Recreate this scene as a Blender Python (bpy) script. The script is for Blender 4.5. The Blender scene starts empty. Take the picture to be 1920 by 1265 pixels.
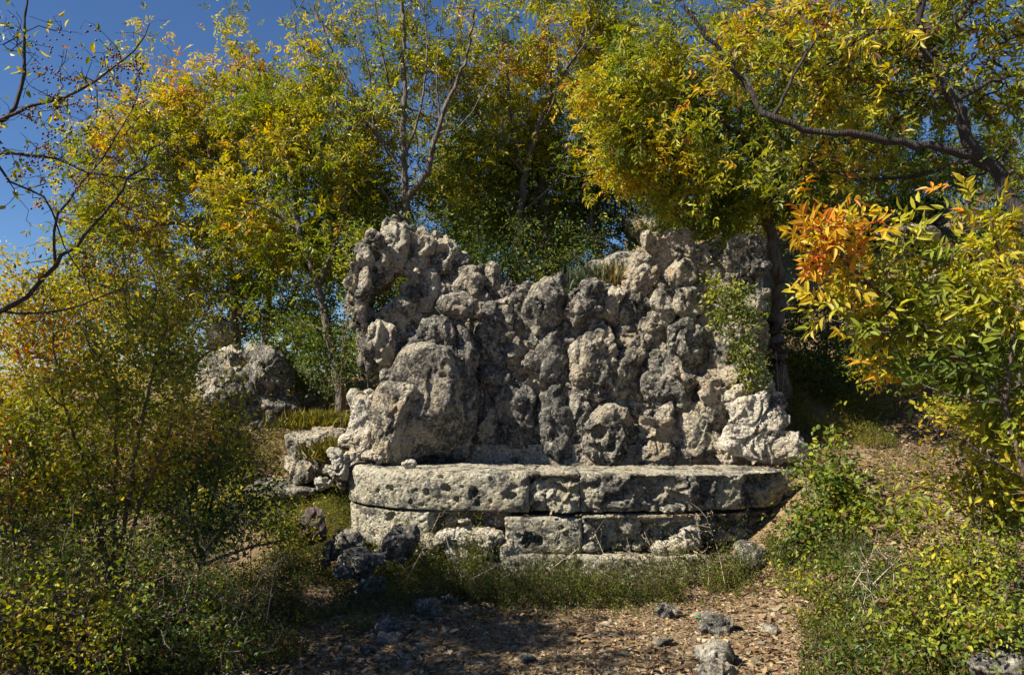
import bpy, bmesh, math, random
import numpy as np
from mathutils import Vector
C = bpy.context.scene
# ------------------------------------------------------------------ camera, sky, sun, exposure
F, HOR, CZ = 1493.3, 690.0, 1.75
cam = bpy.data.cameras.new('camera'); cam.sensor_width = 36; cam.lens = 28
cam.shift_y = (HOR - 632.5) / 1920.0; cam.clip_end = 2000
co = bpy.data.objects.new('camera', cam); C.collection.objects.link(co)
co.location = (0, 0, CZ); co.rotation_euler = (math.radians(90), 0, 0); C.camera = co
SUN = Vector((-0.93, -0.34, 0.0)).normalized() * math.cos(math.radians(46)) + Vector((0, 0, math.sin(math.radians(46))))
w = bpy.data.worlds.new("World"); C.world = w; w.use_nodes = True
nt = w.node_tree; bg = nt.nodes['Background']
sky = nt.nodes.new('ShaderNodeTexSky'); sky.sky_type = 'NISHITA'; sky.sun_disc = False
sky.sun_elevation = math.radians(46); sky.sun_rotation = math.atan2(SUN.x, SUN.y) % (2 * math.pi)
sky.air_density = 0.85; sky.dust_density = 0.0; sky.ozone_density = 10.0; sky.altitude = 300
nt.links.new(sky.outputs[0], bg.inputs[0]); bg.inputs[1].default_value = 0.05
sl = bpy.data.lights.new('sun', 'SUN'); sl.energy = 5.0; sl.angle = math.radians(0.53); sl.color = (1.0, 0.91, 0.75)
so = bpy.data.objects.new('sun', sl); C.collection.objects.link(so)
so.rotation_euler = SUN.to_track_quat('Z', 'Y').to_euler(); so.location = (-20, -8, 20)
C.view_settings.view_transform = 'Standard'; C.view_settings.look = 'None'
C.view_settings.exposure = 1.14; C.view_settings.gamma = 1.0
C.cycles.max_bounces = 6; C.cycles.diffuse_bounces = 3; C.cycles.glossy_bounces = 2
C.cycles.transmission_bounces = 4; C.cycles.transparent_max_bounces = 8
C.cycles.use_denoising = True

rng = np.random.default_rng(11); random.seed(11)
# ------------------------------------------------------------------ helpers
def P(px, py, d): return np.array([(px - 960.0) * d / F, d, CZ - (py - HOR) * d / F])
def hsh(ix, iy, iz, s):
    h = (ix.astype(np.uint32) * np.uint32(374761393) + iy.astype(np.uint32) * np.uint32(668265263)
         + iz.astype(np.uint32) * np.uint32(2147483647) + np.uint32((s * 974711) & 0xffffffff))
    h = (h ^ (h >> np.uint32(13))) * np.uint32(1274126177); h = h ^ (h >> np.uint32(16))
    h = (h * np.uint32(2246822519)) ^ (h >> np.uint32(11))
    return (h & np.uint32(0xffffff)).astype(np.float32) / 16777216.0
def vnoise(p, s=0):
    p = np.asarray(p, dtype=np.float32) + 1000.0; i = np.floor(p).astype(np.int64); f = p - i
    u = f * f * f * (f * (f * 6 - 15) + 10); r = 0
    for dx in (0, 1):
        for dy in (0, 1):
            for dz in (0, 1):
                wgt = (u[:, 0] if dx else 1 - u[:, 0]) * (u[:, 1] if dy else 1 - u[:, 1]) * (u[:, 2] if dz else 1 - u[:, 2])
                r = r + wgt * hsh(i[:, 0] + dx, i[:, 1] + dy, i[:, 2] + dz, s)
    return r * 2 - 1
def fbm(p, o=4, s=0):
    p = np.asarray(p, dtype=np.float32); r = 0; a = 1.0
    for k in range(o): r = r + a * vnoise(p * 2.03 ** k + 17.3 * k, s + k); a *= .5
    return r
def worley(p, s=0):
    p = np.asarray(p, dtype=np.float32) + 1000.0; i = np.floor(p).astype(np.int64)
    d1 = np.full(len(p), 9.0, dtype=np.float32); d2 = d1.copy()
    for dx in (-1, 0, 1):
        for dy in (-1, 0, 1):
            for dz in (-1, 0, 1):
                c = i + np.array([dx, dy, dz])
                q = np.stack([hsh(c[:, 0], c[:, 1], c[:, 2], s + k) for k in (1, 2, 3)], 1) + c
                d = np.linalg.norm(q - p, axis=1)
                d2 = np.where(d < d1, d1, np.minimum(d2, d)); d1 = np.minimum(d1, d)
    return d1, d2
def fracture(p, s=0):
    """distance-like relief made of tilted planar cells: broken stone"""
    p = np.asarray(p, dtype=np.float32) + 1000.0; p = p + .25 * np.stack([vnoise(p * 1.7, s + k) for k in (61, 62, 63)], 1)
    i = np.floor(p).astype(np.int64); best = np.full(len(p), 9.0, dtype=np.float32); out = np.zeros(len(p), dtype=np.float32)
    for dx in (-1, 0, 1):
        for dy in (-1, 0, 1):
            for dz in (-1, 0, 1):
                c = i + np.array([dx, dy, dz]); h = [hsh(c[:, 0], c[:, 1], c[:, 2], s + k) for k in range(1, 8)]
                q = np.stack(h[:3], 1) + c; dv = p - q; d = np.linalg.norm(dv, axis=1)
                val = (h[6] - .5) * .8 + (dv * (np.stack(h[3:6], 1) - .5)).sum(1) * 1.6
                m_ = d < best; out = np.where(m_, val, out); best = np.where(m_, d, best)
    return out
def mesh_np(name, v, faces, smooth=True, mats=None, col=None):
    """v Nx3, faces: int array MxK (all same size) or list of such arrays"""
    me = bpy.data.meshes.new(name)
    if isinstance(faces, np.ndarray): faces = [faces]
    faces = [f for f in faces if len(f)]
    v = np.asarray(v, dtype=np.float32)
    me.vertices.add(len(v)); me.vertices.foreach_set('co', v.ravel())
    loops = np.concatenate([f.ravel() for f in faces]).astype(np.int32)
    cnt = np.concatenate([np.full(len(f), f.shape[1], dtype=np.int32) for f in faces])
    me.loops.add(len(loops)); me.loops.foreach_set('vertex_index', loops)
    me.polygons.add(len(cnt)); st = np.concatenate([[0], np.cumsum(cnt)[:-1]]).astype(np.int32)
    me.polygons.foreach_set('loop_start', st); me.polygons.foreach_set('loop_total', cnt)
    me.update(calc_edges=True)
    me.polygons.foreach_set('use_smooth', np.full(len(cnt), smooth))
    if col is not None:
        a = me.color_attributes.new('col', 'FLOAT_COLOR', 'POINT')
        c4 = np.ones((len(v), 4), dtype=np.float32); c4[:, :3] = col; a.data.foreach_set('color', c4.ravel())
    if mats is not None: me.materials.append(mats)
    me.validate(); return me
def link(name, me, parent=None, loc=None, **kw):
    o = bpy.data.objects.new(name, me); C.collection.objects.link(o)
    if parent is not None: o.parent = parent
    if loc is not None: o.location = tuple(float(a) for a in loc)
    for k, x in kw.items(): o[k] = x
    return o
def empty(name, loc, **kw):
    o = link(name, None, None, loc, **kw); o.empty_display_size = .2; return o
_ico = {}
def ico(n):
    if n not in _ico:
        b = bmesh.new(); bmesh.ops.create_icosphere(b, subdivisions=n, radius=1)
        _ico[n] = (np.array([x.co[:] for x in b.verts], dtype=np.float32), np.array([[x.index for x in f.verts] for f in b.faces], dtype=np.int32)); b.free()
    return _ico[n]
def lerp(a, b, t): return a + (b - a) * t
def sstep(a, b, x):
    t = np.clip((x - a) / (b - a), 0, 1); return t * t * (3 - 2 * t)

# ------------------------------------------------------------------ materials
def newmat(name):
    m = bpy.data.materials.new(name); m.use_nodes = True; n = m.node_tree.nodes; l = m.node_tree.links
    b = n['Principled BSDF']; return m, n, l, b
def nz(n, l, vec, scale, detail=6, rough=.6, kind='ShaderNodeTexNoise'):
    t = n.new(kind); t.inputs['Scale'].default_value = scale
    if kind == 'ShaderNodeTexNoise': t.inputs['Detail'].default_value = detail; t.inputs['Roughness'].default_value = rough
    l.new(vec, t.inputs['Vector']); return t
def ramp(n, l, src, stops):
    r = n.new('ShaderNodeValToRGB'); l.new(src, r.inputs[0]); e = r.color_ramp.elements
    while len(e) < len(stops): e.new(0.5)
    for i, (p, c) in enumerate(stops):
        e[i].position = p; e[i].color = (c, c, c, 1) if not hasattr(c, '__len__') else (*c, 1)
    return r.outputs[0]
def mixc(n, l, f, a, b, mode='MIX'):
    m = n.new('ShaderNodeMix'); m.data_type = 'RGBA'; m.blend_type = mode
    for sock, v in ((0, f), (6, a), (7, b)):
        if hasattr(v, 'links'): l.new(v, m.inputs[sock])
        elif sock == 0: m.inputs[0].default_value = v
        else: m.inputs[sock].default_value = (*v, 1)
    return m.outputs[2]
def mth(n, l, op, a, b=0.0):
    m = n.new('ShaderNodeMath'); m.operation = op
    for i, v in enumerate((a, b)):
        if hasattr(v, 'links'): l.new(v, m.inputs[i])
        else: m.inputs[i].default_value = v
    return m.outputs[0]
def limestone(name, pale, warm, crust, crust_amt, bump=1.0, ochre=0.5):
    m, n, l, b = newmat(name)
    tc = n.new('ShaderNodeNewGeometry'); vec = tc.outputs['Position']
    at = n.new('ShaderNodeAttribute'); at.attribute_type = 'OBJECT'; at.attribute_name = 'tone'
    tone = at.outputs['Fac']
    n1 = nz(n, l, vec, 3.0, 5).outputs[0]; n2 = nz(n, l, vec, 9.0, 8, .7).outputs[0]; n3 = nz(n, l, vec, 38, 8, .75).outputs[0]
    n4 = nz(n, l, vec, 1.7, 3).outputs[0]
    base = mixc(n, l, ramp(n, l, n1, [(.35, 0), (.65, 1)]), pale, warm)
    base = mixc(n, l, mth(n, l, 'MULTIPLY', ramp(n, l, n4, [(.55, 0), (.7, 1)]), ochre), base, (.36, .22, .09))
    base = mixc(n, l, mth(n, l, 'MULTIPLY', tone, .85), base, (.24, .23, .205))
    # crust of black and grey lichen: real pigment patches
    n5 = nz(n, l, vec, 4.6, 12, .66).outputs[0]
    cr = mth(n, l, 'ADD', n5, mth(n, l, 'MULTIPLY', tone, .13))
    crf = ramp(n, l, cr, [(.575 - crust_amt, 0), (.63 - crust_amt, 1)])
    gry = mixc(n, l, ramp(n, l, nz(n, l, vec, 16, 8, .7).outputs[0], [(.42, 0), (.6, 1)]), crust, (.24, .235, .215))
    base = mixc(n, l, mth(n, l, 'MULTIPLY', crf, .86), base, gry)
    sp = ramp(n, l, mth(n, l, 'ADD', n3, mth(n, l, 'MULTIPLY', mth(n, l, 'SUBTRACT', n5, .5), -.35)), [(.40, 0), (.49, 1)])
    base = mixc(n, l, mth(n, l, 'MULTIPLY', mth(n, l, 'SUBTRACT', 1.0, sp), .8), base, (.04, .036, .032))
    wl = ramp(n, l, nz(n, l, vec, 19, 9, .8).outputs[0], [(.54, 0), (.60, 1)])
    base = mixc(n, l, mth(n, l, 'MULTIPLY', wl, .62), base, (.68, .66, .58))
    l.new(base, b.inputs['Base Color']); b.inputs['Roughness'].default_value = .93
    b.inputs['Specular IOR Level'].default_value = .2
    v = nz(n, l, vec, 55, kind='ShaderNodeTexVoronoi').outputs['Distance']
    v2 = nz(n, l, vec, 22, kind='ShaderNodeTexVoronoi').outputs['Distance']
    h = mth(n, l, 'ADD', mth(n, l, 'MULTIPLY', n3, 1.3), mth(n, l, 'MULTIPLY', ramp(n, l, v, [(0, 0), (.35, 1)]), .35))
    h = mth(n, l, 'ADD', h, mth(n, l, 'MULTIPLY', ramp(n, l, v2, [(.05, 0), (.4, 1)]), .8))
    h = mth(n, l, 'ADD', h, mth(n, l, 'MULTIPLY', n2, 1.6))
    bp = n.new('ShaderNodeBump'); bp.inputs['Strength'].default_value = min(1, bump); bp.inputs['Distance'].default_value = .034
    l.new(h, bp.inputs['Height']); l.new(bp.outputs[0], b.inputs['Normal'])
    return m
M_rock = limestone('weathered_rock', (.56, .52, .42), (.44, .36, .245), (.052, .05, .047), .06)
M_block = limestone('cut_limestone', (.54, .51, .41), (.44, .39, .28), (.075, .078, .066), .065, 1.0, .15)
M_pale = limestone('pale_rock', (.68, .65, .57), (.58, .50, .38), (.10, .095, .09), -.02, 1.0, .2)
M_plaster = limestone('lime_mortar', (.36, .30, .22), (.30, .235, .16), (.16, .13, .10), -.10, .45, .1)

def leafmat(name, trans=.42, rough=.46):
    m, n, l, b = newmat(name)
    a = n.new('ShaderNodeAttribute'); a.attribute_name = 'col'
    l.new(a.outputs['Color'], b.inputs['Base Color']); b.inputs['Roughness'].default_value = rough
    b.inputs['Specular IOR Level'].default_value = .32
    t = n.new('ShaderNodeBsdfTranslucent')
    hs = n.new('ShaderNodeHueSaturation'); hs.inputs['Saturation'].default_value = 1.12; hs.inputs['Value'].default_value = 1.15
    l.new(a.outputs['Color'], hs.inputs['Color']); l.new(hs.outputs[0], t.inputs[0])
    mx = n.new('ShaderNodeMixShader'); mx.inputs[0].default_value = trans
    l.new(b.outputs[0], mx.inputs[1]); l.new(t.outputs[0], mx.inputs[2])
    l.new(mx.outputs[0], n['Material Output'].inputs[0]); return m
M_leaf = leafmat('foliage'); M_dry = leafmat('dry_leaf', .12, .7)
def barkmat(name, c1, c2, sc=30):
    m, n, l, b = newmat(name); g = n.new('ShaderNodeNewGeometry')
    mp = n.new('ShaderNodeMapping'); mp.inputs['Scale'].default_value = (1, 1, .28); l.new(g.outputs['Position'], mp.inputs[0])
    a = nz(n, l, mp.outputs[0], sc, 6, .7).outputs[0]
    v = nz(n, l, mp.outputs[0], sc * 1.6, kind='ShaderNodeTexVoronoi').outputs['Distance']
    l.new(mixc(n, l, ramp(n, l, a, [(.35, 0), (.65, 1)]), c1, c2), b.inputs['Base Color']); b.inputs['Roughness'].default_value = .9
    bp = n.new('ShaderNodeBump'); bp.inputs['Strength'].default_value = .9; bp.inputs['Distance'].default_value = .012
    l.new(mth(n, l, 'ADD', a, v), bp.inputs['Height']); l.new(bp.outputs[0], b.inputs['Normal']); return m
M_bark = barkmat('bark', (.05, .042, .034), (.15, .125, .10))
M_twig = barkmat('twig_bark', (.07, .05, .042), (.15, .11, .085), 60)
M_dark = barkmat('dark_twig_bark', (.016, .013, .013), (.045, .036, .032), 45)
M_straw = barkmat('dry_stalk', (.42, .36, .25), (.55, .48, .36), 60)
M_wood = barkmat('rotten_wood', (.03, .02, .022), (.11, .075, .07), 22)

# ------------------------------------------------------------------ terrain
def H(x, y):
    x = np.asarray(x, dtype=np.float64); y = np.asarray(y, dtype=np.float64)
    hr = np.interp(y, [-5, 3.5, 5, 6, 6.75, 7.3, 8.5, 10, 14, 20, 60, 300], [-.1, .05, .22, .48, .78, .92, 1.38, 2.1, 4.2, 5.6, 7, 8])
    hc = np.interp(y, [-5, 6.5, 7.9, 8.0, 8.28, 10, 14, 20, 60, 300], [0, 0, .3, .5, 2.32, 2.65, 3.0, 3.1, 3.0, 2])
    hl = np.interp(y, [-5, 5, 6, 7, 8, 9, 9.6, 14, 30, 60, 300], [-.05, 0, .06, .22, .55, 1.05, 1.45, 1.7, 1.6, 1.4, 1])
    tl = sstep(-1.9, np.where(y > 8.2, -.75, -1.25), x)
    h = lerp(hl, hc, tl)
    tr = sstep(np.where(y > 8.1, 1.6, 1.5), np.where(y > 9, 4.2, 2.9), x)
    h = lerp(h, hr, tr)
    h = h - sstep(-5, -9, x) * .5 * sstep(4, 9, y)
    return h
def Hn(x, y):
    x = np.asarray(x, dtype=np.float64); y = np.asarray(y, dtype=np.float64)
    q = np.stack([x.ravel(), y.ravel(), x.ravel() * 0], 1)
    return H(x, y) + (fbm(q * 1.3, 3, 5) * .035 + fbm(q * 7, 2, 9) * .009).reshape(x.shape)
_DD = np.arange(3.0, 30, .02)
def G(px, py):
    x = (px - 960.0) * _DD / F; z = CZ - (py - HOR) * _DD / F
    k = np.nonzero(z <= H(x, _DD))[0]
    return P(px, py, _DD[k[0]] if len(k) else 12.0)
def axis(lo, hi, step, ext):
    a = np.arange(lo, hi, step); k = step * np.cumprod(np.full(28, 1.27))
    r = hi + np.cumsum(k); l_ = lo - np.cumsum(k)
    return np.concatenate([l_[::-1][l_[::-1] > -ext], a, r[r < ext]])
xs = axis(-4.5, 5.5, .065, 400); ys = axis(3.0, 12, .06, 400)
X, Y = np.meshgrid(xs, ys); Z = Hn(X, Y)
idx = np.arange(X.size).reshape(X.shape)
fc = np.stack([idx[:-1, :-1], idx[:-1, 1:], idx[1:, 1:], idx[1:, :-1]], -1).reshape(-1, 4)
m, n, l, b = newmat('soil'); g = n.new('ShaderNodeNewGeometry'); vec = g.outputs['Position']
a1 = nz(n, l, vec, 1.4, 5).outputs[0]; a2 = nz(n, l, vec, 14, 8, .75).outputs[0]; a3 = nz(n, l, vec, 60, 5, .8).outputs[0]
c = mixc(n, l, ramp(n, l, a1, [(.38, 0), (.62, 1)]), (.105, .066, .032), (.20, .135, .068))
c = mixc(n, l, ramp(n, l, a2, [(.4, 0), (.62, 1)]), c, (.29, .205, .11))
c = mixc(n, l, ramp(n, l, a3, [(.35, .7), (.5, 0)]), c, (.06, .042, .03))
l.new(c, b.inputs['Base Color']); b.inputs['Roughness'].default_value = .95
bp = n.new('ShaderNodeBump'); bp.inputs['Strength'].default_value = .9; bp.inputs['Distance'].default_value = .02
l.new(mth(n, l, 'ADD', a2, mth(n, l, 'MULTIPLY', a3, .6)), bp.inputs['Height']); l.new(bp.outputs[0], b.inputs['Normal'])
M_soil = m
link('ground', mesh_np('ground', np.stack([X.ravel(), Y.ravel(), Z.ravel()], 1), fc, True, M_soil), kind='structure')

# ------------------------------------------------------------------ rocks
def rock_verts(sx, sy, sz, sub, seed, rough=1.0, facets=11, pits=(), ridge=0.0, cut=.70):
    v, f = ico(sub + (1 if max(sx, sz) > .19 or sub > 4 else 0)); v = v.copy(); r = np.random.default_rng(seed)
    box = r.uniform(2.1, 2.9); rad = ((np.abs(v) ** box).sum(1)) ** (-1 / box)
    for k in range(facets):
        nn = r.normal(size=3); nn[1] *= .8; nn /= np.linalg.norm(nn); dd = r.uniform(cut, 1.0)
        dt = v @ nn; lim = np.where(dt > .05, dd / np.maximum(dt, .05), 9)
        h = 0.03; rad = -h * np.log(np.exp(-rad / h) + np.exp(-np.minimum(lim, 3) / h))
    rad = rad / np.percentile(rad, 90)
    q = v * rad[:, None] * np.array([sx, sy, sz]) * .5
    mean = (sx * sy * sz) ** (1 / 3.)
    nrm = v / np.array([sx, sy, sz]); nrm /= np.linalg.norm(nrm, axis=1)[:, None]
    o = r.uniform(0, 50, 3); st = np.array([1.0, 1.0, r.choice([.45, .6, .8, 1.0])]); w = q + o
    w = w + .05 * np.stack([vnoise(w * 5, 31), vnoise(w * 5, 32), vnoise(w * 5, 33)], 1)
    d = fbm(w * (2.2 / mean), 2, seed % 91) * mean * .09 * rough
    d += fracture(w * st * 5.0, seed % 31) * .042 * rough + fracture(w * 14.0, seed % 29) * .012 * rough
    d += fbm(w * st * 12, 4, 4) * .010 * rough
    msk = np.clip(.25 + 1.5 * vnoise(w * 4, 41), 0, 1)
    w1, w2 = worley(w * st * 13.0, seed % 57); d -= np.clip(.44 - w1, 0, 1) * .055 * rough * msk
    w1, w2 = worley(w * 30.0, seed % 53); d -= np.clip(.42 - w1, 0, 1) * .015 * rough
    d -= .03 * rough * np.clip(1 - np.abs(vnoise(w * st * 5.0, 55)) * 9, 0, 1) * np.clip(vnoise(w * 3, 56) + .4, 0, 1)   # cracks
    if ridge:
        qq = w * np.array([9, 9, 2.2]); d += (.5 - np.abs(vnoise(qq, 8))) * ridge
    q = q + nrm * d[:, None]
    for (u, w_, rr, dp) in pits:                      # hollows seen from the front (u,w in -1..1 of half size)
        c = np.array([u * sx * .5, w_ * sz * .5]); dist = np.linalg.norm(q[:, [0, 2]] - c, axis=1) / rr
        k = np.where(q[:, 1] < 0, np.clip(1 - dist ** 2, 0, 1) ** .7, 0); q[:, 1] += k * dp
    return q, f
def rock(name, center, size, rot=0, sub=4, seed=1, parent=None, mat=None, tone=0.0, yaw=0.0, **kw):
    extra = {k: kw.pop(k) for k in list(kw) if k in ('label', 'category', 'group')}
    q, f = rock_verts(*size, sub, seed, **kw)
    a = math.radians(rot); R = np.array([[math.cos(a), 0, math.sin(a)], [0, 1, 0], [-math.sin(a), 0, math.cos(a)]])
    z = math.radians(yaw); R2 = np.array([[math.cos(z), -math.sin(z), 0], [math.sin(z), math.cos(z), 0], [0, 0, 1]])
    q = q @ R.T @ R2.T
    pl = np.array(parent.location) if parent is not None else np.zeros(3)
    return link(name, mesh_np(name, q, f, True, mat or M_rock), parent, np.array(center) - pl, tone=float(tone), **extra)

def wall_y(px):
    t = np.clip((np.abs(px - 1075) - 230) / 200., 0, 1.3); return 7.72 - .38 * t ** 1.6
wall = empty('rock_wall', (0.5, 7.9, .3), label='rugged grotto-like wall of stacked weathered boulders rising behind the stone basin', category='wall')
# (u, v, w, h, tilt, tone, forward[m], options) measured in a 2.53x enlargement; origin given below
L = [
 (205,125,90,85,10,.0,.05), (150,200,100,120,-15,.1,.03), (215,225,110,150,15,.1,.05,dict(pits=((-.1,.2,.05,.12),(.1,-.45,.035,.06)))),
 (300,175,105,230,5,.15,.0,dict(ridge=.05)), (365,110,80,130,-8,.3,-.08), (300,70,90,100,0,.3,-.06), (255,260,70,80,0,.2,.02), (440,105,80,80,0,.15,.0),
 (425,215,105,215,20,.1,.05), (490,140,90,90,0,.45,-.1), (140,310,140,170,5,.4,-.02,dict(rough=1.3)), (215,300,90,110,0,.3,0),
 (345,262,90,60,30,.2,0), (552,185,115,105,0,.0,.03,dict(rough=1.4)), (558,255,70,110,10,.05,0), (485,275,100,110,20,.3,0), (455,350,130,175,28,.1,.05),
 (425,428,120,100,-15,.05,.05), (630,222,70,80,0,.2,-.05), (645,325,150,150,0,.25,.05,dict(rough=.8)), (530,365,85,115,10,.3,.02), (705,330,75,150,0,.5,-.05),
 (592,442,190,105,0,.5,.24,dict(rough=.7,facets=4)), (325,470,120,125,15,.05,.06), (768,290,75,110,0,.15,0), (785,355,105,110,0,.4,-.02),
 (405,500,90,60,-10,.1,.05), (755,412,95,55,0,.5,.0), (235,585,130,125,20,.0,.08,dict(ridge=.04)), (350,575,105,120,-10,.05,.02), (155,610,90,110,-20,.2,-.05),
 (180,690,90,150,0,.2,-.08), (290,690,135,130,15,.0,.04,dict(ridge=.04)), (255,640,90,110,0,.0,.05), (882,390,85,120,0,.35,.0), (170,520,110,120,0,.4,-.1), (120,420,120,170,0,.4,-.1),
 (765,525,155,185,0,.75,.05,dict(rough=.6,facets=5)), (770,640,140,130,0,.5,.04,dict(rough=.7)), (890,500,90,150,0,.6,.02), (885,610,80,150,5,.5,-.0),
 (1012,440,170,235,12,.4,.1,dict(rough=.75,facets=5)), (1090,320,65,55,0,.3,.0), (960,370,80,70,0,.3,0), (915,680,60,120,0,.35,-.02),
 (1050,700,185,250,5,.75,.05,dict(rough=.7)), (1108,548,95,90,0,.5,.03), (800,790,190,210,0,.6,.02), (740,700,110,150,0,.7,.0), (960,590,90,110,0,.5,.0),
 (880,950,160,310,-2,.8,.08,dict(ridge=.03)), (815,960,70,220,-5,.5,.02), (715,1010,160,270,0,.45,.04), (690,910,90,130,0,.5,.05), (890,1120,120,130,0,.75,.06),
 (1062,1010,155,360,-3,.85,.07,dict(rough=.8)), (960,1110,70,110,0,.6,.0), (960,860,90,160,0,.6,0), (760,890,90,100,0,.6,0), (1130,860,90,90,0,.4,.02),
 (1165,900,110,160,0,.35,.04), (1150,990,80,110,0,.6,.0), (1190,1140,85,95,0,.3,.02),
 # the big boulder
 (470,650,240,250,10,.75,.22,dict(rough=1.2,sub=5)), (620,640,160,170,0,.85,.10,dict(rough=1.3)), (420,930,370,540,10,.30,.33,dict(sub=5,facets=12,rough=.7,cut=.56)), (520,760,260,330,10,.6,.24,dict(sub=5,facets=12,cut=.62,rough=.8)),
 (590,880,220,600,2,.55,.2,dict(sub=5,ridge=.03,facets=14,cut=.6)), (290,1000,250,350,14,.05,.36,dict(sub=5,facets=14,rough=.8,cut=.6)), (380,790,150,190,0,.5,.3), (520,1090,300,170,0,.35,.2),
 (155,1010,150,250,8,.0,.2,dict(rough=.9)), (125,900,85,120,0,.15,.1), (195,870,80,70,0,.25,.12), (85,1085,95,85,0,.0,.12), (105,1150,110,60,0,.0,.2),
 (205,1150,110,62,0,.0,.38,dict(rough=.7)), (40,1215,90,90,0,.3,.15), (300,780,110,90,-20,.6,.2), (20,1150,60,60,0,.1,.1)]
R_ = [
 (410,140,110,105,25,.0,.08), (495,110,80,60,0,.1,.0), (565,165,135,150,0,.05,.04,dict(rough=1.3)), (570,105,90,55,10,.1,0), (445,245,125,150,0,.15,-.03,dict(rough=.4,facets=4)),
 (335,250,80,90,0,.05,.02), (370,325,125,160,15,.1,.06,dict(rough=1.2)), (312,275,50,80,0,.1,0), (550,292,145,130,0,.05,.12,dict(rough=.6,facets=12)), (640,230,80,130,0,.3,-.02),
 (705,245,130,130,0,.5,-.03), (825,190,140,165,5,.0,.06), (900,150,100,80,10,.05,.03), (862,262,70,90,0,.05,.05), (800,320,105,115,0,.05,.05), (880,350,120,140,0,.3,-.03),
 (455,330,80,80,0,.3,-.02), (590,430,150,145,0,.05,.1,dict(rough=1.4)), (505,440,100,130,0,.3,.0), (80,430,175,190,0,.45,.12,dict(rough=1.6)), (160,350,150,80,5,.4,.04),
 (235,430,85,170,15,.05,.07), (300,450,100,190,-5,.35,.03), (345,385,70,90,0,.3,0), (385,500,140,200,10,.25,.04), (445,470,90,160,0,.1,.08,dict(rough=1.3)), (290,340,70,45,0,.1,.02), (20,560,80,90,0,.4,0),
 (130,690,215,320,-3,.25,.12,dict(sub=5,pits=((.45,-.75,.07,.18),))), (315,620,150,120,0,.2,.05), (295,730,130,240,12,.2,.09,dict(rough=1.1)), (345,830,80,170,8,.05,.0), (390,620,90,130,0,.4,.03),
 (560,600,190,190,0,.45,.14,dict(sub=5,rough=.8)), (575,720,150,200,-25,.1,.1,dict(pits=((.1,-.1,.09,.1),))), (490,830,240,190,0,.5,.12,dict(sub=5,rough=.8)), (450,740,110,170,0,.5,.08),
 (680,530,85,115,0,.05,.06), (745,560,120,120,0,.1,.03), (745,670,130,180,0,.3,.05), (650,660,70,150,0,.3,.0), (745,850,210,240,-8,.1,.14,dict(sub=5,rough=1.3)), (800,740,110,90,0,.3,.02), (880,760,110,100,10,.1,.05),
 (60,860,115,130,0,.35,.06), (75,990,110,300,-3,.6,.06), (215,1060,225,240,0,.35,.16,dict(sub=5,rough=1.3,pits=((-.45,.15,.08,.14),(.62,-.5,.04,.12),(0,-.3,.05,.08)))),
 (440,1060,220,310,3,.1,.14,dict(sub=5,rough=1.2)), (585,950,110,170,-10,.0,.04), (655,1060,220,260,-20,.0,.12,dict(sub=5,rough=.9)), (572,1120,70,110,0,.05,.05), (290,1010,90,190,0,.4,-.04,dict(rough=.3,facets=3)),
 (560,870,80,120,0,.3,.0), (640,850,90,130,0,.4,.02), (330,930,110,70,0,.1,.02), (145,900,110,100,0,.2,.0,dict(rough=.6)), (230,900,110,110,0,.1,.0), (400,900,120,80,0,.4,.02),
 (895,1010,270,250,25,.0,.3,dict(sub=5,facets=9,rough=1.1)), (850,880,190,170,15,.0,.16,dict(rough=1.2)), (930,830,130,130,0,.05,.1), (985,920,110,110,0,.1,.14), (1000,1100,270,130,0,.0,.3,dict(sub=5)),
 (800,1130,150,110,0,.0,.2), (1090,1120,140,90,0,.05,.25), (700,990,140,130,0,.0,.06), (70,1130,85,90,0,.2,.05), (1000,990,120,120,0,.0,.2), (0,720,70,150,0,.4,0),
 (860,500,130,160,0,.3,-.06), (900,620,120,170,0,.4,-.08), (830,620,100,120,0,.2,-.02)]
ell = []; k = 0
for (ox, oy, lst) in ((620, 400, L), (1060, 400, R_)):
    for t in lst:
        u, v_, w_, h_, rot, tone, fwd = t[:7]; op = dict(t[7]) if len(t) > 7 else {}
        px, py = ox + u / 2.53, oy + v_ / 2.53; wy = wall_y(px); s = wy / F / 2.53
        sx, sz = w_ * s * 1.12, h_ * s * 1.27; sy = max(.14, .52 * min(sx, sz)); tone = min(1, tone * 1.15)
        k += 1; op.setdefault('sub', 4)
        mat = M_pale if (ox == 1060 and u > 780 and v_ > 780) or (ox == 620 and u < 230 and v_ > 840) else M_rock
        rock('rock', P(px, py, wy - fwd), (sx, sy, sz), rot, seed=k * 7 + 3, parent=wall, mat=mat, tone=tone, **op)
        ell.append((px, py, w_ / 2.53 / 2, h_ / 2.53 / 2))
OUT = [(672,868),(668,800),(705,745),(722,690),(700,640),(672,600),(662,560),(668,475),(705,448),(745,432),(800,446),(850,480),(872,508),(925,520),(960,552),(1000,548),(1060,548),(1130,556),(1186,545),(1192,485),(1214,452),(1288,448),(1330,488),(1390,463),(1428,463),(1430,600),(1402,700),(1450,770),(1490,865),(1490,885),(672,885)]
HOLE = [(735,508),(765,508),(769,545),(760,572),(735,578),(704,618),(684,600),(690,550),(715,540)]
def inpoly(x, y, poly):
    r = np.zeros(np.shape(x), dtype=bool); j = len(poly) - 1
    for i in range(len(poly)):
        xi, yi = poly[i]; xj, yj = poly[j]
        c = ((yi > y) != (yj > y)) & (x < (xj - xi) * (y - yi) / (yj - yi + 1e-9) + xi); r ^= c; j = i
    return r
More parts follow.
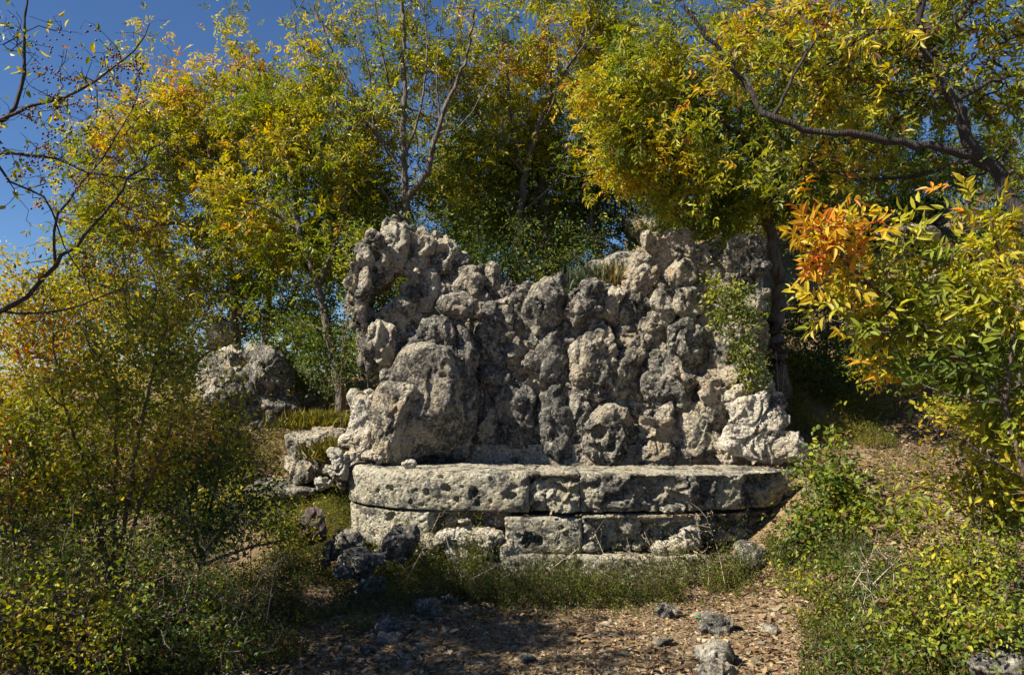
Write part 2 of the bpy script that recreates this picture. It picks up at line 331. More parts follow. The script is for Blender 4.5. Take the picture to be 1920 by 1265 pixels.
# mortar body that the rocks are set in
gx, gy = np.meshgrid(np.arange(650, 1510, 4.0), np.arange(425, 890, 4.0))
ins = inpoly(gx[:-1, :-1] + 2, gy[:-1, :-1] + 2, OUT) & ~inpoly(gx[:-1, :-1] + 2, gy[:-1, :-1] + 2, HOLE)
wy = wall_y(gx); q0 = np.stack([gx * .02, gy * .02, gx * 0], -1).reshape(-1, 3)
front = np.stack([(gx - 960) * wy / F, wy - .02 - (fbm(q0, 4, 3) * .04).reshape(gx.shape), CZ - (gy - HOR) * wy / F], -1).reshape(-1, 3)
back = front.copy(); back[:, 1] = (wy + .42).ravel()
id_ = np.arange(gx.size).reshape(gx.shape); N0 = gx.size
def quad(a): return np.stack([a[:-1, :-1], a[1:, :-1], a[1:, 1:], a[:-1, 1:]], -1)
qf = quad(id_)[ins]; qb = (quad(id_) + N0)[ins][:, ::-1]
sides = []
pad = np.pad(ins, 1)
for (dy, dx, c0, c1) in ((0, -1, 0, 1), (1, 0, 1, 2), (0, 1, 2, 3), (-1, 0, 3, 0)):
    e = ins & ~pad[1 + dy:pad.shape[0] - 1 + dy, 1 + dx:pad.shape[1] - 1 + dx]
    qq = quad(id_)[e]; sides.append(np.stack([qq[:, c1], qq[:, c0], qq[:, c0] + N0, qq[:, c1] + N0], 1))
link('mortar', mesh_np('mortar', np.concatenate([front, back]) - np.array(wall.location), [np.concatenate([qf, qb] + sides)], False, M_plaster), wall, tone=.25, kind='stuff')
# chinking stones in the gaps
cnt = 0
for _ in range(6000):
    px, py = rng.uniform(660, 1490), rng.uniform(430, 850)
    if not inpoly(px, py, OUT) or inpoly(px, py, HOLE): continue
    if min(((px - a) / c) ** 2 + ((py - b_) / d) ** 2 for a, b_, c, d in ell) < .9: continue
    rr = rng.uniform(11, 24); ell.append((px, py, rr, rr * 1.1)); cnt += 1
    s = 2 * rr * 7.6 / F * 1.25
    rock('rock', P(px, py, wall_y(px) - .0), (s, s * .8, s * rng.uniform(.8, 1.4)), rng.uniform(-40, 40), 4, 900 + cnt, wall, tone=rng.uniform(.1, .5))
    if cnt > 90: break
# smooth plaster apron at the foot of the wall, with charcoal strokes
A = np.array([[ -1.25, 7.44, .35], [2.55, 7.44, .35], [2.55, 7.44, 1.12], [-1.25, 7.44, 1.12]])
def slab(x0, x1, y0, y1, z0, z1, nx, nz_, amp, seed, mat, name, parent, **kw):
    us = np.linspace(x0, x1, nx); vs = np.linspace(z0, z1, nz_); U, V = np.meshgrid(us, vs)
    q = np.stack([U.ravel(), U.ravel() * 0, V.ravel()], 1)
    fr = np.stack([U.ravel(), y0 + fbm(q * 5, 4, seed) * amp, V.ravel()], 1); bk = fr.copy(); bk[:, 1] = y1
    i = np.arange(U.size).reshape(U.shape); n_ = U.size
    f1 = np.stack([i[:-1, :-1], i[:-1, 1:], i[1:, 1:], i[1:, :-1]], -1).reshape(-1, 4)
    rim = np.concatenate([i[0, :], i[1:, -1], i[-1, ::-1][1:], i[::-1, 0][1:]])
    s_ = np.stack([rim[:-1], rim[:-1] + n_, rim[1:] + n_, rim[1:]], 1)
    pl = np.array(parent.location)
    return link(name, mesh_np(name, np.concatenate([fr, bk]) - pl, [np.concatenate([f1, f1[:, ::-1] + n_, s_])], False, mat), parent, **kw)
slab(-.95, 2.35, 7.60, 7.66, .30, 1.02, 160, 40, .012, 4, M_plaster, 'plaster_apron', wall, tone=.35)
m, n, l, b = newmat('charcoal'); b.inputs['Base Color'].default_value = (.015, .015, .016, 1); b.inputs['Roughness'].default_value = 1; M_char = m
for (xa, ya, xb, yb, w_) in ((1084, 880, 1095, 872, 1.6), (1106, 875, 1109, 882, 1.8), (1128, 874, 1131, 883, 1.5), (1143, 872, 1146, 882, 2.0)):
    p0, p1 = P(xa, ya, 7.583), P(xb, yb, 7.583); dv = p1 - p0; dv /= np.linalg.norm(dv); sd = np.cross(dv, [0, 1, 0]) * w_ * 7.58 / F
    pts = np.array([p0 - sd * .5, p0 + sd * .5, (p0 + p1) / 2 + sd, p1 + sd * .4, p1 - sd * .4, (p0 + p1) / 2 - sd])
    v8 = np.concatenate([pts, pts + [0, .012, 0]])
    me = bpy.data.meshes.new('mark'); me.from_pydata((v8 - np.array(wall.location)).tolist(), [], [[0, 1, 2, 3, 4, 5], [11, 10, 9, 8, 7, 6]] + [[i, i + 6, (i + 1) % 6 + 6, (i + 1) % 6] for i in range(6)]); me.materials.append(M_char)
    link('charcoal_mark', me, wall)

# ------------------------------------------------------------------ basin
BCX, BYC, BA, BB, BE = .59, 7.55, 2.11, .92, 2.7
tt = np.linspace(0, math.pi, 4001); 
def se(th, a, b):
    c_, s_ = np.cos(th), np.sin(th)
    return np.stack([BCX - np.sign(c_) * np.abs(c_) ** (2 / BE) * a, BYC - np.abs(s_) ** (2 / BE) * b], -1)
cu = se(tt, BA, BB); sl_ = np.concatenate([[0], np.cumsum(np.linalg.norm(np.diff(cu, axis=0), axis=1))])
pxs = 960 + cu[:, 0] * F / cu[:, 1]
i0 = int(np.argmin(pxs)); 
def th_of_px(px): return float(np.interp(px, pxs[i0:], tt[i0:]))
basin = empty('stone_basin', (BCX, 7.2, 0), label='long curved basin of pitted limestone blocks in three worn courses with pale rim', category='basin')
def block(pxa, pxb, z0, z1, amp, seed, off=0.0, width=.60, bull=.06, pits=(), tone=0.0, fac=0.0, gap=.0015, name='stone_block', mat=None, nu=None, slope=0.0, comb=0.0):
    ta = 0.0 if pxa is None else th_of_px(pxa); tb = th_of_px(pxb) if pxb is not None else math.pi
    sa, sb = np.interp(ta, tt, sl_) + gap, np.interp(tb, tt, sl_) - gap
    nu = max(8, int((sb - sa) / .011)); S = np.linspace(sa, sb, nu); th = np.interp(S, sl_, tt)
    outer = se(th, BA + off, BB + off); inner = se(th, BA - width, BB - width)
    nn = outer - inner; nn /= np.linalg.norm(nn, axis=1)[:, None]
    st = .011; prof = []
    for z in np.arange(z0, z1 - bull, st): prof.append((0, z, 1, 0))
    for a in np.linspace(0, math.pi / 2, max(3, int(bull * 1.57 / st))): prof.append(((bull * (1 - math.cos(a))) / width, z1 - bull + bull * math.sin(a), math.cos(a), math.sin(a)))
    for r_ in np.arange(bull + st, width - .02, st * 1.4): prof.append((r_ / width, z1, 0, 1))
    for z in np.linspace(z1 - .02, z0, 5): prof.append((1, z, -1, 0))
    for r_ in (0.7, .3): prof.append((r_, z0, 0, -1))
    pr = np.array(prof); K = len(pr)
    Pq = outer[:, None, :] * (1 - pr[None, :, 0:1]) + inner[:, None, :] * pr[None, :, 0:1]
    V = np.concatenate([Pq, np.broadcast_to(pr[None, :, 1:2], (nu, K, 1))], -1)
    Nn = np.concatenate([nn[:, None, :] * pr[None, :, 2:3], np.broadcast_to(pr[None, :, 3:4], (nu, K, 1))], -1)
    V = V.reshape(-1, 3); Nn = Nn.reshape(-1, 3); Nn /= np.linalg.norm(Nn, axis=1)[:, None] + 1e-9
    V[:, 2] += fbm(V * 1.3, 2, 6) * .008; V[:, 2] += slope * (V[:, 0] - BCX)
    # edges at block ends get worn back
    e = np.minimum(S - sa, sb - S)[:, None].repeat(K, 1).ravel()
    face = (Nn[:, 1] < 0) | (np.abs(Nn[:, 0]) > .3)
    top = Nn[:, 2] > .7
    zf = (V[:, 2] - z0) / (z1 - z0)
    d = fbm(V * 3.1 + seed, 2, seed) * .016 * amp + fbm(V * 11 + seed, 4, seed + 3) * .012 * amp
    Vw = V + .03 * np.stack([vnoise(V * 14, 81), vnoise(V * 14, 82), vnoise(V * 14, 83)], 1)
    w1, w2 = worley(Vw * np.array([9, 9, 12]) + seed, seed); d -= np.clip(.36 - w1, 0, 1) * .09 * amp
    w1, w2 = worley(V * 26 + seed, seed + 9); d -= np.clip(.34 - w1, 0, 1) * .03 * amp
    if fac:
        fr_ = fracture(V * np.array([4.0, 4.0, 4.6]) + seed * 1.7, seed + 5) + .4 * fracture(V * 11 + seed, seed + 6)
        d += (np.minimum(fr_, .25) - .12) * .15 * fac * (~top)
        d -= sstep(.05, .35, vnoise(V * 3.4 + seed, seed + 1)) * .07 * fac * (~top)
    if comb: d += np.sin(V[:, 0] * 330) * .0016 * comb * (~top)
    d -= (.012 + .02 * np.clip(vnoise(V * 9, 7), 0, 1)) * np.exp(-e / .02) + .018 * np.exp(-np.abs(V[:, 2] - z0) / .02) * (~top)
    d = np.where(top, d * .45 + fbm(V * 7, 3, 2) * .004, d)
    V = V + Nn * d[:, None]
    for (ppx, ppy, rr, dp) in pits:
        thp = th_of_px(ppx); o2 = se(np.array([thp]), BA + off, BB + off)[0]; zc = CZ - (ppy - HOR) * o2[1] / F
        dist = np.linalg.norm(V - np.array([o2[0], o2[1], zc]), axis=1) / rr + .45 * vnoise(V * 22, 4) + .25 * vnoise(V * 50, 5)
        V = V - Nn * (np.clip(1 - dist ** 2, 0, 1) ** .6 * dp)[:, None]
    i = np.arange(nu * K).reshape(nu, K); j = np.roll(i, -1, axis=1)
    f = np.stack([i[:-1], i[1:], j[1:], j[:-1]], -1).reshape(-1, 4)
    extra = []; vv = [V]; base = nu * K
    caps = []
    for ring, flip in ((i[0], False), (i[-1], True)):
        prev = ring; cen = V[ring].mean(0)
        for sc in (.75, .4, .1):
            nv = cen + (V[ring] - cen) * sc; vv.append(nv); cur = np.arange(base, base + K); base += K
            a_ = np.stack([prev, np.roll(prev, -1), np.roll(cur, -1), cur], 1)
            caps.append(a_[:, ::-1] if flip else a_); prev = cur
    V = np.concatenate(vv); f = np.concatenate([f] + caps)
    return link(name, mesh_np(name, V - np.array(basin.location), f, True, mat or M_block), basin, tone=float(tone))
pitL = [(706,920,.022,.06),(732,915,.035,.08),(770,938,.025,.05),(800,925,.035,.06),(835,915,.04,.06),(888,925,.04,.07),(855,938,.025,.05),(955,928,.05,.06),(985,905,.03,.05),(893,943,.025,.05),(827,893,.03,.04),(868,893,.03,.04),(686,911,.012,.04),(920,897,.02,.03)]
block(None, 990, .545, .875, .7, 3, bull=.07, pits=pitL, tone=.05)
block(990, 1088, .55, .872, 1.3, 5, bull=.03, fac=.8, tone=.0)
block(1088, 1190, .55, .870, 1.2, 8, bull=.03, fac=.55, tone=.05, off=-.01)
block(1190, 1345, .55, .868, 1.2, 12, bull=.025, fac=.8, tone=.05)
block(1345, 1489, .56, .866, 1.0, 17, bull=.025, fac=.6, tone=.1)
block(None, 800, .20, .525, .7, 21, off=-.02, bull=.02, pits=[(728,972,.06,.05)], tone=.0)
block(800, 945, .20, .525, .8, 24, off=-.15, bull=.02, fac=.6, tone=.15, mat=M_plaster, name='mortar_patch')
block(945, 1092, .215, .505, .6, 28, off=.0, bull=.02, pits=[(985,1012,.06,.10),(1052,990,.025,.05),(1008,1016,.05,.10),(1062,1000,.02,.04)], tone=.05, comb=1)
block(1092, 1315, .215, .520, .8, 33, off=-.01, bull=.03, fac=.9, tone=.0, pits=[(1200,1020,.05,.08),(1230,1018,.05,.08),(1180,1022,.04,.06)])
block(1315, 1470, .25, .520, 1.2, 37, off=-.05, bull=.02, fac=1.0, tone=.2)
block(700, 942, -.12, .19, 1.0, 41, off=.0, bull=.03, fac=.8, tone=.0)
block(942, 1062, -.12, .205, .6, 44, off=.05, bull=.02, pits=[(1055,1062,.05,.08)], tone=.05, comb=1)
block(1062, 1330, -.12, .195, .6, 48, off=.05, bull=.02, tone=.05, comb=1, pits=[(1085,1060,.03,.05),(1130,1065,.02,.04)])
block(1330, 1432, -.10, .175, 1.2, 52, off=.02, bull=.03, fac=.8, tone=.05)
for (px, py, w_, h_, tn, sd) in ((845,1010,60,34,0,1),(880,1005,54,36,0,2),(918,1008,50,44,0,3),(812,1015,40,30,.1,4),(955,1030,44,36,.1,5),(868,975,22,12,0,6),(860,1036,60,30,.0,7),(905,1040,50,26,.05,8),(1290,1005,44,40,.15,9),(1262,1020,40,30,.1,10),(1235,1028,34,22,.1,11),(790,1040,44,26,.1,12)):
    th = th_of_px(px); o2 = se(np.array([th]), BA - .05, BB - .05)[0]; s = o2[1] / F
    p = P(px, py, o2[1])
    rock('rubble_stone', p, (w_ * s * 1.15, .2, h_ * s * 1.2), rng.uniform(-15, 15), 4, 600 + sd, basin, M_pale, tone=tn, rough=.8)
# basin floor
fl = se(np.linspace(0, math.pi, 60), BA - .58, BB - .58); v3 = np.concatenate([fl, np.full((60, 1), .42)], 1); v3b = v3 - [0, 0, .05]
me = bpy.data.meshes.new('basin_floor'); me.from_pydata((np.concatenate([v3, v3b]) - np.array(basin.location)).tolist(), [], [list(range(60)), list(range(119, 59, -1))] + [[i, i + 60, (i + 1) % 60 + 60, (i + 1) % 60] for i in range(60)]); me.materials.append(M_plaster)
link('basin_floor', me, basin, tone=.3)

# ------------------------------------------------------------------ loose stones
def loose(px, py, wpx, hpx, label, d=None, tone=.1, name='loose_stone', sink=.3, cat='stone', group=None, mat=None, sub=4, seed=0, rot=0, lift=None, **kw):
    p = G(px, py + hpx * .4) if d is None else P(px, py + hpx * .4, d)
    s = p[1] / F; kk = dict(label=label, category=cat)
    if group: kk['group'] = group
    sz = hpx * s * 1.25
    c = np.array([(px - 960) * s, p[1] + wpx * s * .3, p[2] + sz * (.5 - sink * .6)])
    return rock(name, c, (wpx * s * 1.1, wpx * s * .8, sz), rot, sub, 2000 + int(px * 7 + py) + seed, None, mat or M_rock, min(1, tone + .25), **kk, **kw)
def on_rim():
    p = P(767, 874, 6.98); o = rock('rim_stone', (p[0], 6.98, .875 + .035), (.15, .12, .095), 0, 4, 77, None, M_pale, .0, label='small pale rough stone lying loose on the left end of the basin rim', category='stone', rough=.6)
on_rim()
loose(1255, 1148, 50, 30, 'half-buried grey stone on the leafy path under the right half of the basin', tone=.25)
loose(1345, 1178, 66, 44, 'dark-topped grey rock on the path beside a scrap of green plastic', tone=.35)
loose(1245, 1205, 44, 24, 'low flat pale stone sunk in the path between two bigger rocks', tone=.1)
loose(1340, 1232, 62, 34, 'bright angular rock at the bottom of the path with leaf drift behind it', tone=.0)
loose(1350, 1268, 66, 24, 'pale stone cut off by the bottom edge of the picture on the path', tone=.0, sink=.2)
loose(1412, 1046, 62, 50, 'grey wedge-shaped block fallen at the right foot of the basin steps', tone=.2, d=6.35, sub=5, facets=14, rough=.5, mat=M_block, name='fallen_block')
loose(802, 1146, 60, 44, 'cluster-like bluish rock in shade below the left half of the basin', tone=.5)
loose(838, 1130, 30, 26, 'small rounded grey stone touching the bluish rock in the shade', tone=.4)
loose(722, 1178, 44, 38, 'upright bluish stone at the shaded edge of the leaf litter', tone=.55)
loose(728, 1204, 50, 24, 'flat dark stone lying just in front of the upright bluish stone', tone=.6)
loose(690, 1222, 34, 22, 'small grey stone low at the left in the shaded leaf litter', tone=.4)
loose(992, 1238, 44, 26, 'weathered stone alone in the middle bottom of the litter', tone=.3)
loose(1450, 1188, 24, 16, 'small pale stone on the gravel close to the lower right bush', tone=.1)
loose(640, 1075, 40, 30, 'small dark stone left of the tilted slab in weeds', tone=.9, d=6.0, rough=1.2)
loose(712, 1050, 34, 26, 'dark angular stone between the tilted slab and the jagged arch-shaped stone', tone=.8, d=6.1, rough=1.2)
loose(690, 1112, 64, 46, 'dark lumpy rock in weeds beneath the tilted slab', tone=.7, d=5.9)
loose(826, 1098, 26, 20, 'round pebble-like stone at the edge of the weeds left of centre', tone=.5)
loose(675, 1062, 74, 78, 'tilted grey slab rock leaning at the left foot of the basin', tone=.6, d=6.1, facets=14, rot=38, name='tilted_slab', sub=5, rough=1.0, cut=.55)
loose(655, 1025, 58, 38, 'mottled rock behind the tilted slab at the left foot of the basin', tone=.3, d=6.4)
loose(742, 1022, 84, 62, 'dark jagged arch-shaped stone against the left foot of the basin', tone=.95, d=6.3, mat=M_rock, name='jagged_stone', ridge=.05, rot=52, sub=5, rough=1.2, facets=14, cut=.55)
loose(585, 984, 46, 62, 'short broken dark stump standing in weeds left of the basin', tone=0, d=6.4, mat=M_wood, name='broken_stump', cat='stump', ridge=.05, facets=14, rough=1.0, cut=.6)
loose(612, 1042, 34, 46, 'dark jagged chunk half hidden in weeds right of the stump', tone=1, d=6.3, mat=M_rock, name='jagged_stone', facets=14, rough=1.2, cut=.6)
loose(1868, 1200, 70, 90, 'pale rock behind leaves in the bottom right corner', tone=.15, d=4.4, sub=5, name='corner_boulder', cat='boulder')
loose(1905, 1262, 130, 50, 'grey flat rock cut off at the bottom right corner', tone=.4, d=4.0, sub=5, name='corner_boulder', cat='boulder')
loose(1915, 750, 80, 110, 'smooth pale boulder at the right edge behind yellow-green leaves', tone=.15, d=6.4, sub=5, name='side_boulder', cat='boulder', rough=.5)
loose(1895, 850, 70, 60, 'low pale rock below the boulder at the right edge', tone=.05, d=6.0, name='side_boulder', cat='boulder')
loose(520, 925, 150, 34, 'broad flat pale slab lying left of the basin end', tone=.2, d=7.6, sub=5, name='flat_slab', facets=5, rough=.4)
# outcrop left behind
for i, (px, py, w_, h_, tn, d, sd, lb) in enumerate((
    (505, 735, 118, 165, .75, 9.2, 1, 'tall dark-faced boulder in the middle of the outcrop left of the wall'),
    (435, 725, 120, 110, .3, 9.3, 2, 'sunlit ragged boulder on the left side of the outcrop'),
    (500, 668, 80, 45, .3, 9.5, 3, 'rounded small rock capping the outcrop left of the wall'),
    (430, 680, 60, 50, .05, 9.6, 4, 'small bright rock behind the sunlit ragged boulder'),
    (575, 745, 60, 90, .5, 9.5, 5, 'shaded brown rock at the right end of the outcrop'),
    (420, 640, 60, 70, .0, 10.2, 6, 'pale pitted rock seen between leaves above the outcrop'),
    (592, 850, 120, 100, .2, 7.9, 7, 'pale pitted rock with a grass tuft, between outcrop and basin end'),
    (628, 884, 40, 32, .3, 7.5, 8, 'knobbly grey stone beside the left end of the basin rim'),
    (560, 870, 60, 50, .2, 7.9, 9, 'greyish stone low in leaves left of the pale pitted rock'),
    (642, 892, 32, 46, .2, 7.3, 10, 'upright small stone wedged against the left end of the basin'),
    (606, 905, 34, 24, .05, 7.4, 11, 'little pale stone on dry leaves near the left basin end'),
    (1735, 402, 92, 46, .1, 14.0, 12, 'flat-topped pale rock ledge on the hillside among the trees at right'),
    (1672, 415, 60, 44, .4, 14.0, 13, 'dark rock left of the flat-topped ledge on the hillside'),
    (1800, 520, 120, 50, .2, 10.5, 14, 'grey rock low on the hillside behind the yellow-green leaves'),
    (1690, 440, 120, 40, .3, 12.8, 18, 'long shadowed ledge rock below the flat-topped ledge'),
    (1250, 425, 170, 60, .3, 10.5, 15, 'long shadowed rock on the slope above the right part of the wall'),
    (1380, 400, 110, 60, .35, 11, 16, 'shadowed rock behind the trunk on the slope above the wall'),
    (1160, 500, 110, 44, .35, 9.4, 17, 'low grey rock behind the wall crest beside the grass tuft'))):
    s = d / F; c = P(px, py, d)
    rock('outcrop_rock', c, (w_ * s * 1.1, w_ * s * .9, h_ * s * 1.15), 0, 5 if w_ > 80 else 4, 3000 + sd, None, M_rock if tn > .15 else M_pale, tn, label=lb, category='rock', rough=1.1)
# scrap of green plastic
b = bmesh.new(); p = G(1308, 1163); rr = random.Random(3)
vs = [b.verts.new((.025 * math.cos(a) * rr.uniform(.6, 1.2), .02 * math.sin(a), .008 + rr.uniform(0, .016))) for a in np.linspace(0, 6.28, 9)[:-1]]; cn = b.verts.new((0, 0, .022))
for i in range(8): b.faces.new((vs[i], vs[(i + 1) % 8], cn))
me = bpy.data.meshes.new('plastic_scrap'); b.to_mesh(me); b.free(); mm, n, l, bb = newmat('green_plastic'); bb.inputs['Base Color'].default_value = (.02, .22, .11, 1); bb.inputs['Roughness'].default_value = .3
me.materials.append(mm); link('plastic_scrap', me, None, (p[0], p[1], float(Hn(p[0], p[1])) + .002), label='tiny crumpled scrap of green plastic on the path', category='litter')

# ------------------------------------------------------------------ foliage machinery
PAL = np.array([[.042, .080, .020], [.090, .140, .024], [.21, .255, .026], [.42, .39, .032], [.58, .41, .036], [.55, .22, .028], [.46, .08, .028]])
PT = np.array([0, .17, .36, .54, .70, .85, 1.0])
def pal(t):
    t = np.clip(t, 0, 1); return np.stack([np.interp(t, PT, PAL[:, k]) for k in range(3)], 1)
def unit(a): return a / (np.linalg.norm(a, axis=1)[:, None] + 1e-9)
T_FAR = (np.array([[0, 0, 0], [.42, .5, .12], [.42, -.5, .12], [1, 0, -.05]]), np.array([[0, 3, 1], [0, 2, 3]]))
T_NEAR = (np.array([[0, 0, 0], [.25, .40, .10], [.25, -.40, .10], [.6, .42, .06], [.6, -.42, .06], [1, 0, -.16], [.28, 0, 0], [.62, 0, -.04]]),
          np.array([[0, 6, 1], [0, 2, 6], [1, 6, 7], [1, 7, 3], [6, 2, 4], [6, 4, 7], [3, 7, 5], [7, 4, 5]]))
T_ROUND = (np.array([[0, 0, 0], [.3, .5, .1], [.3, -.5, .1], [.8, .36, .05], [.8, -.36, .05], [1, 0, 0]]), np.array([[0, 5, 1], [1, 5, 3], [0, 2, 5], [2, 4, 5]]))
def leaf_arrays(pos, dr, nr, Ln, Wd, col, T):
    dr = unit(dr); sd = unit(np.cross(nr, dr)); up = np.cross(dr, sd)
    tv, tf = T; M = len(pos); K = len(tv)
    V = (pos[:, None, :] + dr[:, None, :] * (tv[None, :, 0:1] * Ln[:, None, None]) + sd[:, None, :] * (tv[None, :, 1:2] * Wd[:, None, None])
         + up[:, None, :] * ((tv[None, :, 2:3] + rng.normal(size=M)[:, None, None] * .16 * tv[None, :, 0:1] ** 2) * Ln[:, None, None])
         + sd[:, None, :] * (rng.normal(size=M)[:, None, None] * .08 * tv[None, :, 0:1] ** 2 * Ln[:, None, None]))
    Fc = (tf[None] + (np.arange(M) * K)[:, None, None]).reshape(-1, 3)
    return V.reshape(-1, 3), Fc, np.repeat(col, K, axis=0)
def tubes(chains, sides_big=10):
    vv, ff, base = [], [], 0
    for pts, rad in chains:
        pts = np.asarray(pts); n_ = len(pts)
        if n_ < 2: continue
        k = sides_big if rad[0] > .03 else (5 if rad[0] > .010 else 3)
        tg = np.gradient(pts, axis=0); tg /= np.linalg.norm(tg, axis=1)[:, None] + 1e-9
        ref = np.array([0, 0, 1.0]) if abs(tg[0][2]) < .8 else np.array([1.0, 0, 0])
        s1 = np.cross(tg, ref); s1 /= np.linalg.norm(s1, axis=1)[:, None] + 1e-9; s2 = np.cross(tg, s1)
        a = np.linspace(0, 2 * math.pi, k, endpoint=False)
        r_ = np.asarray(rad)[:, None, None]
        if rad[0] > .03: aa = np.linspace(0, 2 * math.pi, k, endpoint=False); pp_ = pts[:, None, :] * 4 + np.stack([np.cos(aa), np.sin(aa), aa * 0], 1)[None] * 1.3; r_ = r_ * (1 + .16 * vnoise(pp_.reshape(-1, 3), 2).reshape(n_, k)[:, :, None])
        ring = pts[:, None, :] + r_ * (np.cos(a)[None, :, None] * s1[:, None, :] + np.sin(a)[None, :, None] * s2[:, None, :])
        i = np.arange(n_ * k).reshape(n_, k) + base; j = np.roll(i, -1, 1)
        ff.append(np.stack([i[:-1], j[:-1], j[1:], i[1:]], -1).reshape(-1, 4)); vv.append(ring.reshape(-1, 3)); base += n_ * k
    return np.concatenate(vv), np.concatenate(ff)
def resample(pts, step):
    pts = np.asarray(pts, dtype=float); n_ = len(pts)
    if n_ > 2:    # catmull-rom
        o = []
        q = np.concatenate([[2 * pts[0] - pts[1]], pts, [2 * pts[-1] - pts[-2]]])
        for i in range(n_ - 1):
            m_ = max(2, int(np.linalg.norm(pts[i + 1] - pts[i]) / step))
            for t in np.arange(m_) / m_:
                a, b_, c_, d_ = q[i:i + 4]; o.append(.5 * (2 * b_ + (c_ - a) * t + (2 * a - 5 * b_ + 4 * c_ - d_) * t * t + (3 * b_ - a - 3 * c_ + d_) * t ** 3))
        o.append(pts[-1]); return np.array(o)
    m_ = max(2, int(np.linalg.norm(pts[1] - pts[0]) / step)); return np.linspace(pts[0], pts[1], m_ + 1)
def plant(name, label, cat, stems, blobs, leaf, group=None, wood='trunk', crown='crown', bark=None, twigr=.0030, seed=0, jit=.10, ground=True, single=0, push=0.0, rag=.40, lmat=None, berries=0, rootblend=True):
    """stems: list of (points (px,py,d), r0, r1); first point of first stem is the base. blobs: (px,py,d,rx,ry,rd,n,tone)"""
    r = np.random.default_rng(1000 + seed)
    pos = np.zeros((60000, 3)); par = np.full(60000, -1); rad = np.zeros(60000); fixed = np.zeros(60000, bool); n_ = 0
    base = None
    for pts, r0, r1 in stems:
        w3 = np.array([P(*p) for p in pts])
        if base is None:
            if ground:
                g0 = w3[0].copy(); g0[2] = min(g0[2] - .05, float(H(g0[0], g0[1])) - .1); w3 = np.concatenate([[g0], w3])
            base = w3[0].copy()
        pr = resample(w3, .07); pr[1:-1] += r.normal(size=(len(pr) - 2, 3)) * min(.012, r0 * .3)
        if n_ == 0: st = -1
        else:
            st = int(np.argmin(np.linalg.norm(pos[:n_] - pr[0], axis=1)))
            if np.linalg.norm(pos[st] - pr[0]) > .35: st = -1
            else: pr[0] = pos[st]
        for i, p in enumerate(pr):
            if i == 0 and st >= 0: prev = st; continue
            pos[n_] = p; par[n_] = (prev if i > 0 else -1); rad[n_] = lerp(r0, r1, (i / (len(pr) - 1)) ** .8); fixed[n_] = True; prev = n_; n_ += 1
    tg, tn, bi = [], [], []
    for b_ in blobs:
        px, py, d, rx, ry, rd, nn, tone = b_
        c = P(px, py, d + push); u = r.normal(size=(nn, 3)); u = unit(u) * (r.uniform(.08, 1, nn) ** .5 * (1 + rag * np.abs(r.normal(size=nn))))[:, None]; u[:, 2] = np.where(u[:, 2] > 0, u[:, 2] * (1 + .5 * rag), u[:, 2])
        t = c + u * np.array([rx * d / F, rd, ry * d / F]); tg.append(t); tn.append(np.full(nn, tone))
    tg = np.concatenate(tg); tn = np.concatenate(tn)
    tg[:, 2] = np.maximum(tg[:, 2], H(tg[:, 0], tg[:, 1]) + .05)
    nst = n_
    dm = np.array([np.min(np.linalg.norm(pos[:nst] - t, axis=1)) for t in tg]); od = np.argsort(dm)
    tg, tn = tg[od], tn[od]; tips = []; dist0 = np.zeros(60000)
    dr = np.zeros((60000, 3))
    for i in range(n_):
        dr[i] = pos[i] - pos[par[i]] if par[i] >= 0 else (0, 0, 1)
        dr[i] /= np.linalg.norm(dr[i]) + 1e-9; dist0[i] = (dist0[par[i]] + .07) if par[i] >= 0 else 0
    dist0[:n_] *= .25
    for t, to in zip(tg, tn):
        dv = t - pos[:n_]; ds = np.linalg.norm(dv, axis=1)
        cosb = np.einsum('ij,ij->i', dv, dr[:n_]) / (ds + 1e-6)
        cost = ds * (1.25 - .35 * cosb) + .22 * dist0[:n_]
        k = int(np.argmin(cost)); L_ = ds[k]
        if L_ < .03: continue
        p0 = pos[k]; p1 = p0 + (dr[k] * .45 + dv[k] / L_ * .4 + np.array([0, 0, .12])) * L_ * .45
        m_ = max(2, int(L_ / .08)); prev = k
        tk = np.linspace(0, 1, m_ + 1)[1:, None]
        pts = (1 - tk) ** 2 * p0 + 2 * tk * (1 - tk) * p1 + tk ** 2 * t
        pts = pts + r.normal(size=pts.shape) * jit * .08
        for p in pts:
            pos[n_] = p; par[n_] = prev; dv2 = p - pos[prev]; s_ = np.linalg.norm(dv2) + 1e-9; dr[n_] = dv2 / s_; dist0[n_] = dist0[prev] + s_; prev = n_; n_ += 1
        tips.append((prev, to))
    # radii
    acc = np.zeros(n_); ch = [[] for _ in range(n_)]
    for i in range(n_ - 1, -1, -1):
        if not ch[i]: v = twigr ** 2.2
        else: v = acc[i]
        rr_ = v ** (1 / 2.2)
        if fixed[i]: rad[i] = max(rad[i], min(rr_, rad[i] * 1.1))
        else: rad[i] = rr_
        if par[i] >= 0: acc[par[i]] += v; ch[par[i]].append(i)
    for i in range(nst, n_):
        if par[i] >= 0: rad[i] = min(rad[i], rad[par[i]] * .9 if fixed[par[i]] else rad[par[i]])
    chains = []; start = [i for i in range(n_) if par[i] < 0]; stack = [(s, None) for s in start]
    while stack:
        s, pp = stack.pop(); pts = [pos[pp]] if pp is not None else []; rd_ = [min(rad[s] * 1.15, rad[pp])] if pp is not None else []
        cur = s
        while True:
            pts.append(pos[cur]); rd_.append(rad[cur])
            if not ch[cur]: break
            cs = sorted(ch[cur], key=lambda q: -rad[q]); 
            for o_ in cs[1:]: stack.append((o_, cur))
            cur = cs[0]
        chains.append((pts, rd_))
    root = empty(name, base, label=label, category=cat)
    if group: root['group'] = group
    v, f = tubes(chains); link(wood, mesh_np(wood, v - base, f, True, bark or M_bark), root)
